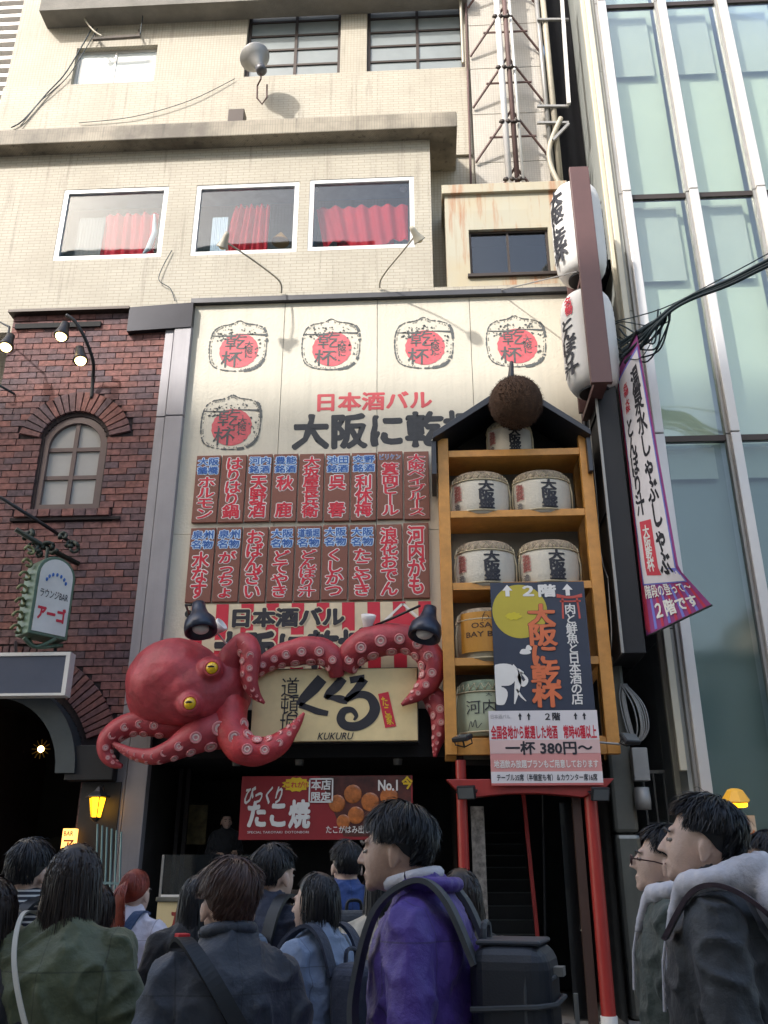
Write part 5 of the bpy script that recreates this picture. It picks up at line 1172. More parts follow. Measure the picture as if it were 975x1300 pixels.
onb('階段の登って～', .08, .125, .95, .175, M['white'], vertical=False, bold=.02); onb('２階です', .2, .04, .9, .11, M['white'], vertical=False, bold=.03)
MB().tube([tl+Vector((0, .05, .02)), tr_+Vector((0, -.05, .03))], .02, 8).build('top_pole', M['black'], nb); MB().tube([bl, br_], .014, 8).build('bottom_pole', M['black'], nb)
MB().tube([tl+Vector((0,.5,0)), tl], .03, 8).build('bracket', M['black'], nb)

# ------------------------------------------------------------------ overhead cable bundle
cb_ = thing('cable_bundle', 'thick bundle of dark overhead cables crossing the glass building', 'cables', P(870, 385, -2))
rr = random.Random(11)
for k in range(13):
    oy, ox = rr.uniform(-5, 5), rr.uniform(-4, 4); dy = rr.uniform(-.12, .12)
    pts = [(1120, 265+oy*2, -3.6+dy), (1040, 303+oy*1.5, -3.1+dy), (975, 333+oy, -2.6+dy), (925, 358+oy*.8, -2.3+dy), (880, 376+oy*.6, -2.0+dy), (852, 392+oy*.5, -1.9+dy), (830, 412+oy, -1.8+dy), (812+ox, 428+oy*2, -1.6), (790+ox, 446+oy*3, -1.2)]
    MB().tube(catmull([list(P(*p)) for p in pts], 5), rr.uniform(.016, .034), 6).build('cable', M['cable'], cb_, smooth=True)
MB().tube(catmull([list(P(*p)) for p in ((1120, 240, -3.4), (975, 322, -2.5), (900, 362, -2.1), (840, 392, -1.8), (782, 408, -1.0))], 5), .010, 6).build('messenger_wire', M['cable'], cb_)
for k in range(16):   # tangled loops near the wall
    c0 = (rr.uniform(788, 806), rr.uniform(405, 455)); e0 = (rr.uniform(835, 852), rr.uniform(392, 408)); sag = rr.uniform(-8, 55)
    pts = [(c0[0]-12, c0[1], -.9), (c0[0], c0[1]+rr.uniform(-8, 12), -1.1), ((c0[0]+e0[0])/2+rr.uniform(-5, 12), (c0[1]+e0[1])/2+sag*.7, -1.5+rr.uniform(-.2, .2)), (e0[0]-2, e0[1]+sag*.4, -1.8), (e0[0], e0[1], -1.9)]
    MB().tube(catmull([list(P(*p)) for p in pts], 6), rr.uniform(.008, .016), 5).build('cable', M['cable'], cb_, smooth=True)

# ------------------------------------------------------------------ left side fittings
def cone_lamp(t, c, d, s=1.0, lit=True):
    d = Vector(d).normalized(); MB().lathe([(.04, -.24), (.07, -.22), (.08, -.1), (.11, .0), (.125, .06), (.12, .08), (.10, .07)], c, d, 18).build('lamp_head', mat('dark_lamp_metal', '#33302f', .35, metal=.5), t, smooth=True)
    MB().ell(c+d*.06, (.09, .09, .09)).build('bulb', M['bulb'], t, smooth=True)
bl_ = thing('wall_spotlights', 'two lit spotlights on a curved black bracket on the brick wall', 'lamp', P(118, 500, 0))
pts = [(116, 506, -.06), (118, 480, -.15), (118, 458, -.35), (108, 430, -.6), (95, 408, -.75), (84, 400, -.8)]
MB().tube(catmull([list(P(*p)) for p in pts], 6), .03, 10).build('bracket', M['black'], bl_, smooth=True)
cone_lamp(bl_, P(79, 423, -.85), (-.05, -.2, -1)); cone_lamp(bl_, P(102, 454, -.7), (.25, -.2, -1))
bl2 = thing('wall_spotlight', 'single lit spotlight at the left edge near the brick corner', 'lamp', P(10, 440, -.6)); cone_lamp(bl2, P(9, 437, -.7), (0, -.3, -1)); MB().tube([P(-20, 470, -.05), P(-8, 405, -.4), P(12, 415, -.6), P(10, 428, -.7)], .02, 8).build('bracket', M['black'], bl2)
wire([(-10, 484, -.3), (2, 491, -.25), (18, 500, -.03)], .02, 'dark cable reaching the brick wall corner at the left edge')
# slanting pole and ornate bracket
sp_ = thing('sign_bracket', 'ornate dark iron bracket and slanting rod over the green sign', 'bracket', P(60, 680, -.5))
MB().tube([P(-15, 622, -1.2), P(46, 660, -.7), P(92, 690, -.05)], .028, 10).build('rod', M['black'], sp_, smooth=True)
ir = mat('dark_green_iron', '#2f362f', .5, metal=.3, var=.3)
rr = random.Random(8)
MB().tube([P(20, 672, -.9), P(55, 693, -.6), P(100, 716, -.06)], .04, 10).build('arm', ir, sp_, smooth=True)
for k in range(9):
    cx, cy = rr.uniform(35, 95), rr.uniform(668, 705); R = rr.uniform(4, 9); a0 = rr.uniform(0, 6); q = [list(P(cx+R*(1-i/14)*math.cos(a0+i*.7), cy+R*(1-i/14)*math.sin(a0+i*.7), -.6+rr.uniform(-.05, .05)+.1*(cx-60)/40)) for i in range(12)]
    MB().tube(catmull(q, 2), [.028*(1-i/(len(catmull(q,2))))+.01 for i in range(len(catmull(q, 2)))], 7).build('scroll', ir, sp_, smooth=True)
# green sign: box perpendicular-ish to wall, turned
gs = thing('green_bar_sign', 'green arched box sign with white face and red lettering on the brick wall', 'sign', P(55, 800, -.7))
# local frame: face direction turned to the right
c = P(68, 757, -.75); fx = Vector((.62, .78, 0)).normalized(); fy = Vector((fx.y, -fx.x, 0)); hw, hh_ = .26, .56
def arch(w_, h_, n=14): return [(-w_, -h_), (w_, -h_), (w_, h_-w_)] + [(w_*math.cos(math.pi*k/n), h_-w_*1.0+w_*1.0*math.sin(math.pi*k/n)) for k in range(1, n)] + [(-w_, h_-w_)]
def ap(poly, d0, d1):
    q = MB(); n = len(poly); i = 0
    for d_ in (d0, d1): q.v += [tuple(c + fx*a + Vector((0, 0, b)) + fy*d_) for a, b in poly]
    q.f = [tuple(range(n)), tuple(range(2*n-1, n-1, -1))] + [(k, n+k, n+(k+1) % n, (k+1) % n) for k in range(n)]; return q
ap(arch(hw+.05, hh_+.05), -.36, .0).build('casing', M['green'], gs, bevel=.015, smooth=False); ap(arch(hw, hh_), .0, .012).build('white_face', mat('sign_face_white', '#c9c9c4', .4), gs)
G = lambda u, t: c + fx*(-hw*.85+hw*1.7*u) + Vector((0, 0, -hh_+2*hh_*t)) + fy*.018
q = MB(); fit('アーゴ', lambda u, t: G(u, .16+t*.2), q, .05); q.build('red_lettering', M['red'], gs)
q = MB(); fit('ラウンジBAR', lambda u, t: G(u, .46+t*.11), q, .01); q.build('lettering', M['ink'], gs)
q = MB()
for k in range(7):
    a = math.pi*(.1+.8*k/6); q.ell(G(.5+.36*math.cos(a), .66+.13*math.sin(a)), (.022, .01, .03), 8, 5)
q.build('blue_emblem', M['blue'], gs)
rr = random.Random(1)
ivy = mat('verdigris_gold', '#6d6f4c', .5, metal=.4, var=.4, vs=12)
for k in range(7):
    z = -.55+k*.2; p0 = c + fx*(-hw-.06) + fy*(-.2); q = [list(p0 + fx*(-.09*math.cos(i*.8)*(1-i/10)-.05) + Vector((0, 0, z+.09*math.sin(i*.8)*(1-i/10))) + fy*rr.uniform(-.02, .02)) for i in range(8)]; cc = catmull(q, 3)
    MB().tube(cc, .022, 7).build('scroll', ivy, gs, smooth=True)
for s_ in (-1, 1):
    MB().tube(catmull([list(c+fx*(-hw*.5*s_)+fy*(-.3*(s_ > 0))+Vector((0, 0, -hh_-.05))), list(c+fx*(-.1)+fy*-.1+Vector((0, 0, -hh_-.2))), list(c+fx*.3*s_+fy*-.1+Vector((0, 0, -hh_-.1)))], 6), .03, 8).build('lower_scroll', M['green'], gs, smooth=True)
MB().tube([c+fx*-.1+fy*-.2+Vector((0, 0, hh_+.03)), c+fx*-.1+fy*-.2+Vector((0, 0, hh_+.22))], .025, 8).build('hanger', ir, gs)
for k, (u, t) in enumerate(((-.8, -.55), (.9, .5), (0, .6))): pass
# white framed box sign
X1_, X0_ = P(86, 855, -.75).x, P(-60, 855, -.75).x; Z1_, Z0_ = P(45, 828, -.75).z, P(45, 883, -.75).z
bs_ = thing('box_sign', 'blank grey box sign with white frame above the gateway', 'sign', ((X0_+X1_)/2, -.7, Z0_)); bar_ = .05
q = MB(); q.box(X0_, X1_, -.75, -.55, Z1_-bar_, Z1_).box(X0_, X1_, -.75, -.55, Z0_, Z0_+bar_*.7).box(X1_-bar_*1.2, X1_, -.748, -.552, Z0_+bar_*.7, Z1_-bar_).box(X0_, X0_+bar_, -.748, -.552, Z0_+bar_*.7, Z1_-bar_); q.build('frame', M['frame_w'], bs_)
MB().box(X0_+bar_, X1_-bar_*1.2, -.73, -.60, Z0_+bar_*.7, Z1_-bar_).build('panel', mat('sign_blank_grey', '#4b5160', .3, var=.12, vs=1.5), bs_)
for x in (20, 70): MB().bar(P(x, 828, -.6), P(x, 815, -.04), .04).build('bracket', M['black'], bs_)
# lit things in and beside the gateway
c = P(123, 1024, -.35); wlp = thing('wall_lantern', 'lit amber carriage lantern on the black pier', 'lamp', c)
MB().lathe([(.07, -.14), (.115, .11)], c, n=6).build('glass', M['amber'], wlp); MB().lathe([(.18, .12), (.17, .14), (.07, .2), (.02, .26)], c, n=6).build('cap', M['black'], wlp)
q = MB()
for k in range(6): a = math.pi/3*k; q.bar((c.x+.075*math.cos(a), c.y+.075*math.sin(a), c.z-.14), (c.x+.12*math.cos(a), c.y+.12*math.sin(a), c.z+.12), .012)
q.lathe([(.02, -.2), (.08, -.15), (.08, -.14)], c, n=6); q.tube([c+Vector((0, 0, .2)), c+Vector((0, .15, .3)), c+Vector((0, .25, .2))], .012, 6); q.build('frame', M['black'], wlp)
c = P(52, 951, 1.2); gl_ = thing('pendant_lamp', 'small star shaped ceiling lamp glowing inside the gateway', 'lamp', c); MB().ell(c, (.05, .05, .05)).build('bulb', M['bulb'], gl_, smooth=True)
q = MB()
for k in range(12): a = math.pi/6*k; q.bar(c, c+Vector((.15*math.cos(a), 0, .15*math.sin(a))), .014)
q.build('spokes', mat('brass', '#8a6a2a', .3, metal=.8), gl_)
a = rect(79, 1052, 95, 1090, -.2); sgn = thing('lit_sign', 'small lit orange sign glowing at the gateway side', 'sign', ((a[0]+a[1])/2, -.2, a[2]))
MB().box(a[0], a[1], -.24, -.12, a[2]-.3, a[3]).build('light_box', mat('lit_orange', '#ffb45a', .4, emit=1.1, var=.15), sgn, bevel=.008); T('ア', (80, 1066, 93, 1080), -.246, mat('dark_orange', '#a8461d', .5), sgn, bold=.03)
T('BAR', (81, 1055, 93, 1061), -.246, M['ink'], sgn, bold=.02)
fn2 = thing('iron_bars', 'pale vertical railing bars in front of the dark pier', 'railing', P(138, 1100, -.3))
for k in range(6): MB().tube([P(120+k*6, 1180, -.3), P(124+k*6, 1046+k*2, -.3)], .014, 8).build('bar', mat('pale_teal_metal', '#6f8a8c', .4, metal=.4), fn2)
MB().bar(P(118, 1120, -.3), P(156, 1122, -.3), .03).build('rail', MATS['pale_teal_metal'], fn2)

# right edge: lit lamp and notices
c = P(934, 1018, -1.0); yl = thing('yellow_lamp', 'lit yellow lamp on a stand by the notices at the right', 'lamp', (c.x, c.y, .0))
MB().lathe([(.16, 0), (.18, .02), (.10, .14), (.05, .16)], c, (0, -.2, 1), n=8).build('shade', mat('yellow_shade', '#d09a2c', .4, emit=.12), yl); MB().box(c.x-.11, c.x+.11, c.y-.12, c.y+.02, c.z-.07, c.z+.01).build('glow', M['amber'], yl, bevel=.02); MB().tube([(c.x, c.y, 0), (c.x, c.y, c.z)], .02, 8).build('pole', mat('yellow_pole', '#b98a1c', .4), yl)
a = rect(928, 1035, 968, 1160, -1.02); nbd = thing('notice_board', 'tall white notice board with orange lettering behind the young men', 'sign', ((a[0]+a[1])/2, -1.0, 0))
MB().box(a[0]+.05, a[1], -1.0, -.95, 0.0, a[3]).build('board', mat('notice_paper', '#b5a58f', .6, var=.15, vs=4), nbd); T('だし', (934, 1040, 958, 1062), -1.01, mat('orange_letter', '#c46a26', .5), nbd, bold=.04, rough=.02)
T('道頓堀', (940, 1064, 962, 1085), -1.01, M['ink'], nbd, bold=.01); T('営業中', (925, 1088, 965, 1100), -1.01, M['ink'], nbd, bold=.02)
MB().box(xg-.1, gx[-1], GY-.32, GY-.16, .012, 1.0).build('low_wall', M['concrete'], label='low concrete wall along the foot of the glass building', cat='wall')
# ================================================================== PEOPLE
def V(*a): return Vector(a)
def hrot(hy, hp, hf=.03):
    R_ = Matrix.Rotation(rad(hy), 4, 'Z') @ Matrix.Rotation(rad(hp), 4, 'X'); piv = V(0, .01, 1.50)
    return lambda p: piv + R_.to_3x3() @ (Vector(p) - piv) + V(0, -hf, -.058)
ARMS = {'down': (V(.235, .03, 1.12), V(.23, -.05, .88), V(0, -.15, -1)), 'hold': (V(.235, .0, 1.12), V(.14, -.24, 1.08), V(-.4, -1, .15)),
        'raise': (V(.26, -.08, 1.16), V(.22, -.24, 1.36), V(0, -.35, 1)), 'pocket': (V(.27, .06, 1.12), V(.20, -.06, .93), V(-.2, -.3, -1))}
BC = {}
def add_hand(mb, wv, d, sx):
    d = d.normalized(); side = V(sx, 0, 0); 
    pal = (side - d*side.dot(d)).normalized(); nrm = d.cross(pal).normalized()
    # palm as flattened ellipsoid chain, thumb leaves the side near the wrist
    for k in range(4):
        o = (k-1.5)*.018; a = wv + d*.02 + pal*o*.6; b = wv + d*.085 + pal*o; mb.cap(a, b, .014, .0125, 8)
        L = (.062, .076, .07, .055)[k]; m1 = b + d*L*.5 + nrm*.006; m2 = m1 + d*L*.42 + nrm*.022; mb.cap(b, m1, .0095, .009, 8); mb.cap(m1, m2, .009, .0075, 8)
    t0 = wv + d*.03 - pal*.03; t1 = t0 + d*.035 - pal*.022 + nrm*.01; t2 = t1 + d*.03 - pal*.004 + nrm*.012; mb.cap(wv + d*.015 - pal*.012, t0, .014, .013, 8); mb.cap(t0, t1, .0125, .010, 8); mb.cap(t1, t2, .010, .008, 8)
def body_mesh(al, ar, hy, hp, hf):
    k = (al, ar, hy, hp, hf)
    if k in BC: return BC[k]
    m = MB(); H = hrot(hy, hp, hf); hR = (Matrix.Rotation(rad(hy), 3, 'Z') @ Matrix.Rotation(rad(hp), 3, 'X'))
    def he(c, r, n=20, q=14): m.ell(H(c), r, n, q, hR)
    he((0, .012, 1.628), (.073, .093, .098), 28, 20); he((0, -.028, 1.590), (.064, .067, .090)); he((0, -.033, 1.547), (.053, .056, .044)); he((0, -.076, 1.519), (.024, .018, .019))
    he((0, -.080, 1.634), (.046, .013, .014)); m.cap(H((0, -.092, 1.618)), H((0, -.112, 1.583)), .008, .0105); he((.011, -.100, 1.579), (.007, .009, .006)); he((-.011, -.100, 1.579), (.007, .009, .006))
    he((0, -.089, 1.549), (.022, .011, .006)); he((0, -.087, 1.539), (.019, .011, .007))
    for s in (-1, 1):
        pass; 
        m.ell(H((s*.078, .014, 1.592)), (.008, .018, .031), 12, 8, hR @ Matrix.Rotation(s*.35, 3, 'Z')); m.ell(H((s*.079, .010, 1.57)), (.007, .010, .012), 10, 6, hR)
    m.cap(H((0, .015, 1.56)), V(0, .015, 1.40), .053, .060, 16)
    m.loft([(.84, .10, .09, 0, .01), (.92, .155, .105, 0, .01), (1.05, .13, .095, 0, 0), (1.2, .155, .11, 0, 0), (1.34, .16, .10, 0, .005), (1.41, .11, .075, 0, .01), (1.44, .06, .055, 0, .01)])
    for s, an in ((-1, ar), (1, al)):
        e, w_, hd = ARMS[an]; e, w_, hd = V(e.x*s, e.y, e.z), V(w_.x*s, w_.y, w_.z), V(hd.x*s, hd.y, hd.z)
        sh_ = V(.160*s, .005, 1.36); m.cap(V(.08*s, .0, 1.37), sh_, .05, .052); m.cap(sh_, e, .048, .037); m.cap(e, w_, .037, .025); add_hand(m, w_, hd, s)
        m.cap(V(.085*s, .01, .90), V(.10*s, -.01, .49), .082, .055); m.cap(V(.10*s, -.01, .49), V(.10*s, .025, .10), .052, .036); m.cap(V(.10*s, .02, .055), V(.11*s, -.13, .04), .036, .028)
    me = remesh(m.mesh('body'), .006, 5, .3); BC[k] = me; return me
def fold(me, amp, seed, fine=1):
    nn_ = [v.normal.copy() for v in me.vertices]
    for v, vn in zip(me.vertices, nn_):
        p = v.co.copy(); o = V(seed*3.1, seed*1.7, 0); a = noise.noise(V(p.x*9+p.z*4, p.y*9, p.z*5)+o); b = max(0, 1-abs(noise.noise(V(p.x*10+p.z*6, p.y*10, p.z*7-p.x*5)+o*2))*3.2)**1.5; c = noise.noise(p*28+o)
        v.co = p + vn*(amp*(a*.75 + b*.9*fine + c*.2 - .3))
def jacket_mesh(al, ar, seed, puff=1.0, hem=.86, long=0):
    m = MB(); q = 1+(puff-1)*.7
    m.loft([(hem, .195*q, .14*q, 0, .0), (1.0, .18*q, .135*q, 0, .0), (1.15, .185*q, .138*q, 0, .0), (1.28, .195*q, .138*q, 0, .003), (1.36, .175*q, .118*q, 0, .008), (1.42, .12*q, .092, 0, .012), (1.46, .082, .076, 0, .006), (1.495, .070, .068, 0, -.008)], 32)
    for s, an in ((-1, ar), (1, al)):
        e, w_, hd = ARMS[an]; e, w_ = V(e.x*s, e.y, e.z), V(w_.x*s, w_.y, w_.z); sh_ = V(.163*s, .005, 1.352)
        m.cap(V(.07*s, .008, 1.395), sh_, .058, .068*q, 16); m.cap(sh_, e, .069*q, .058*q, 16); m.cap(e, e.lerp(w_, .93), .057*q, .043*q, 16)
    me = remesh(m.mesh('jacket'), .011, 5); fold(me, .0135*q, seed); return me
def pants_mesh(seed, skirt=False):
    m = MB()
    if skirt: m.loft([(.45, .27, .25, 0, 0), (.7, .22, .19, 0, 0), (.95, .16, .13, 0, 0), (1.02, .15, .12, 0, 0)], 32)
    else:
        m.loft([(.84, .15, .12, 0, .01), (.92, .17, .125, 0, .01), (1.0, .16, .115, 0, .005)], 24)
        for s in (-1, 1): m.cap(V(.085*s, .01, .88), V(.10*s, -.01, .49), .10, .075); m.cap(V(.10*s, -.01, .49), V(.10*s, .025, .13), .074, .058)
    me = remesh(m.mesh('trousers'), .016, 3); fold(me, .006, seed); return me
TM = [(0, 50), (35, 54), (60, 66), (80, 84), (95, 92), (110, 108), (140, 122), (180, 128)]
def tmax(al):
    al = abs(al)
    for (a, ta), (b, tb) in zip(TM[:-1], TM[1:]):
        if al <= b: return ta+(tb-ta)*(al-a)/(b-a)
    return TM[-1][1]
HM = {}
def hair_mesh(style, hy, hp, seed, zend=1.30, hf=.03, dens=1):
    H = hrot(hy, hp, hf); C = V(0, .012, 1.630); E = V(.077, .098, .103); rnd = random.Random(seed); m = MB()
    thick = {'short': .11, 'fluffy': .17, 'long': .07, 'bob': .09, 'pony': .05}[style]; n = 26; q = 22
    dirf = lambda th, a: V(-math.sin(th)*math.sin(a), -math.sin(th)*math.cos(a), math.cos(th))
    # scalp shell, raised away from the skull towards the crown
    base = 0; N1 = 40
    for j in range(q+1):
        for k in range(N1):
            a = 2*math.pi*k/N1; aa = (math.degrees(a)+180) % 360-180; th = rad(tmax(aa))*j/q*(1.0 if style in ('short', 'fluffy') else 1.02); d = dirf(th, a)
            edge = min(1, (1-j/q)*(1.5 if style in ('short', 'fluffy') else 3.2)); e = 1+.014+thick*.6*edge + .02*noise.noise(d*4+V(seed, 0, 0)); p = C + V(E.x*d.x, E.y*d.y, E.z*d.z)*e; m.v.append(tuple(H(p)))
    for j in range(q):
        for k in range(N1): a_ = j*N1+k; b_ = j*N1+(k+1) % N1; m.f.append((a_, b_, b_+N1, a_+N1))
    crown = dirf(rad(22), math.pi).normalized(); cnt = int({'short': 6500, 'fluffy': 8000, 'long': 7500, 'bob': 6000, 'pony': 3200}[style]*dens)
    clumps = [V(rnd.gauss(0, 1), rnd.gauss(0, 1), rnd.gauss(0, 1)).normalized() for _ in range(70)]
    for i in range(cnt):
        zc = 1-2*(i+.5)/(cnt*1.0); th = math.acos(max(-1, min(1, zc*.85+.15-.0))); ph = i*2.39996; d = dirf(th, ph); aa = (math.degrees(ph)+180) % 360-180
        if th > rad(tmax(aa)): 
            continue
        cl = max(clumps, key=lambda c_: c_.dot(d)); jit = V(cl.y, cl.z, cl.x)*(.62 if style == 'fluffy' else .5)+V(rnd.gauss(0, .14), rnd.gauss(0, .14), rnd.gauss(0, .14)); lift = max(0, .5+1.2*noise.noise(cl*3+V(seed, 0, 0)))*rnd.uniform(.5, 1.3)
        L = {'short': rnd.uniform(.05, .085), 'fluffy': rnd.uniform(.065, .105), 'long': 9, 'bob': 9, 'pony': .2}[style]
        if style in ('short', 'fluffy') and th > rad(80): L *= .45
        steps = 7 if L < 1 else 13; step = min(L/steps, .045); off = 1+.03+thick*rnd.uniform(.45, 1.0)*(1 if th < rad(75) else .6); pts = []; p = None; dd = d.copy(); fall = False
        front = abs(aa) < 48
        for s in range(steps+1):
            if not fall:
                a_n = math.degrees(math.acos(max(-1, min(1, dd.z)))); tp = 1 if style in ('long', 'bob') else max(.12, min(1, 1-(a_n-62)/62)); e = (1.02+(off-1.02)*tp) if s else 1.015; pp = C + V(E.x*dd.x, E.y*dd.y, E.z*dd.z)*e
                if style in ('short', 'fluffy'): pp += dd*(.018*(s/steps)**2)*lift*(1.5 if style == 'fluffy' else 1.1)*max(tp, .3) + V(0, 0, .004)*jit.z
                pts.append(H(pp)); t = dd - crown; t = t - dd*t.dot(dd); t = t.normalized() if t.length > .03 else V(rnd.uniform(-1, 1), rnd.uniform(-1, 1), 0).normalized()
                t = (t + jit*.8 + V(.25 if style == 'fluffy' else 0, 0, 0)).normalized(); dd = (dd + t*step/.1).normalized()
                ang = math.degrees(math.acos(max(-1, min(1, dd.z))))
                az = abs(math.degrees(math.atan2(-dd.x, -dd.y)))
                if style in ('long', 'bob'):
                    if az < 72 and ang > 62: break
                    if ang > 88: fall = True; wx = rnd.uniform(1.0, 1.22)
                if style == 'pony' and ang > tmax(az)*.85: break
                if style in ('short', 'fluffy') and ((az < 56 and ang > (77 if style == 'fluffy' else 68)) or (56 <= az < 118 and ang > (94 if style == 'fluffy' else 89)) or ang > 127): break
            else:
                last = pts[-1]; rr_ = (1.0 + .012*s*wx); c_ = V(H(C).x, H(C).y, 0); hx = (last.x-c_.x)*(1.0+.010*wx) ; hy_ = (last.y-c_.y)*(1.0+(.02 if last.z < 1.5 else .0))
                z = last.z - step*.95; 
                if style == 'bob' and z < 1.50: hx *= .94; hy_ *= .95
                nz_ = V(noise.noise(V(i*.01, z*6, seed)), noise.noise(V(z*6, i*.013, seed)), 0)*.010
                if z < zend + rnd.uniform(-.03, .05): break
                pts.append(V(c_.x+hx, c_.y+hy_, z)+nz_)
        if len(pts) < 3: continue
        r0 = (.0026 if style in ('long', 'bob') else .0021)*rnd.uniform(.6, 1.3); i0 = len(m.v); hc = H(C); tw = rnd.uniform(-.7, .7)
        if rnd.random() < .05: pts = [p_ + (p_-hc).normalized()*rnd.uniform(.004, .02)*(k_/len(pts))**1.5 for k_, p_ in enumerate(pts)]
        for k, p_ in enumerate(pts):
            tg = pts[min(k+1, len(pts)-1)]-pts[max(k-1, 0)]; nr = (p_-hc).normalized(); sd2 = tg.cross(nr)
            if sd2.length < 1e-7: sd2 = V(1, 0, 0)
            sd2 = (sd2.normalized() + nr*tw).normalized()*r0*(1-.85*(k/(len(pts)-1))**1.7); m.v += [tuple(p_-sd2), tuple(p_+sd2)]
        for k in range(len(pts)-1): a_ = i0+2*k; m.f.append((a_, a_+1, a_+3, a_+2))
    if style == 'pony':
        b0 = H(C + V(0, .10, .03))
        for i in range(160):
            a = rnd.uniform(0, 6.28); r = rnd.uniform(0, .028); pts = [b0+V(math.cos(a)*r*.3, 0, math.sin(a)*r*.3)]
            for k in range(1, 7): pts.append(b0+V(math.cos(a)*r*(1+.2*k), .03+.018*min(k, 2), -.035*k+math.sin(a)*r*.6)+V(rnd.uniform(-.004, .004), 0, 0))
            m.tube(pts, [.006*(1-.8*k/6) for k in range(7)], 3, cap=False)
    me = m.mesh('hair', smooth=True); return me
def hairmat(name, col, rough=.38): return mat(name, col, rough, var=.35, vs=22, spec=.4)
HB = hairmat('black_hair', (.010, .010, .013)); HBr = hairmat('brown_hair', (.060, .026, .017), .42); HD = hairmat('dark_brown_hair', (.022, .014, .012)); HR = hairmat('red_hair', (.20, .028, .014), .45)
SK = mat('skin', (.60, .41, .32), .5, var=.12, vs=14, bump=.12, bs=160); SK2 = mat('skin_tan', (.50, .32, .24), .5, var=.12, vs=14, bump=.12, bs=160)
def cloth(name, col, rough=.75, var=.14, sheen=.15):
    if name in MATS: return MATS[name]
    m = mat(name, col, rough, var=var, vs=6, bump=.4, bs=30, sheen=sheen); n = m.node_tree.nodes; l = m.node_tree.links; b = n['Principled BSDF']
    tc = n.new('ShaderNodeTexCoord'); sp = n.new('ShaderNodeSeparateXYZ'); l.new(tc.outputs['Object'], sp.inputs[0])
    def M2(op, a, bb): q = n.new('ShaderNodeMath'); q.operation = op; (l.new(a, q.inputs[0]) if not isinstance(a, float) else setattr(q.inputs[0], 'default_value', a)); (l.new(bb, q.inputs[1]) if not isinstance(bb, float) else setattr(q.inputs[1], 'default_value', bb)); return q.outputs[0]
    sx = M2('ABSOLUTE', sp.outputs[0], 0.0); yoke = M2('LESS_THAN', M2('ABSOLUTE', M2('SUBTRACT', sp.outputs[2], 1.325), 0.0), .0022); arm = M2('LESS_THAN', M2('ABSOLUTE', M2('SUBTRACT', sx, .172), 0.0), .0022); mid = M2('LESS_THAN', sx, .0016)
    mask = M2('MAXIMUM', M2('MAXIMUM', yoke, arm), mid); hv = b.inputs['Base Color'].links[0].from_socket; mx = n.new('ShaderNodeMixRGB'); mx.blend_type = 'MULTIPLY'; mx.inputs[2].default_value = (.62, .62, .62, 1); l.new(mask, mx.inputs[0]); l.new(hv, mx.inputs[1]); l.new(mx.outputs[0], b.inputs['Base Color'])
    # fine weave added to the creases
    wv = n.new('ShaderNodeTexNoise'); wv.inputs['Scale'].default_value = 420; l.new(tc.outputs['Object'], wv.inputs['Vector']); b2 = n.new('ShaderNodeBump'); b2.inputs['Strength'].default_value = .25; b2.inputs['Distance'].default_value = .004
    l.new(wv.outputs['Fac'], b2.inputs['Height']); l.new(b.inputs['Normal'].links[0].from_socket, b2.inputs['Normal']); l.new(b2.outputs[0], b.inputs['Normal']); return m
def strap(mb, pts, wd=.055, th=.012, wv=(1, 0, 0)):
    p = [Vector(x[:3]) for x in catmull([list(x) for x in pts], 10)]; i0 = len(mb.v)
    for i, a in enumerate(p):
        t = (p[min(i+1, len(p)-1)]-p[max(i-1, 0)]).normalized(); w_ = Vector(wv); w_ = (w_-t*w_.dot(t)).normalized(); n_ = t.cross(w_)
        for sw, sn in ((-1, -1), (1, -1), (1, 1), (-1, 1)): mb.v.append(tuple(a+w_*sw*wd/2+n_*sn*th/2))
    for i in range(len(p)-1):
        for k in range(4): a = i0+i*4+k; b = i0+i*4+(k+1) % 4; mb.f.append((a, b, b+4, a+4))
    mb.f.append((i0, i0+3, i0+2, i0+1)); e = i0+4*(len(p)-1); mb.f.append((e, e+1, e+2, e+3)); return mb
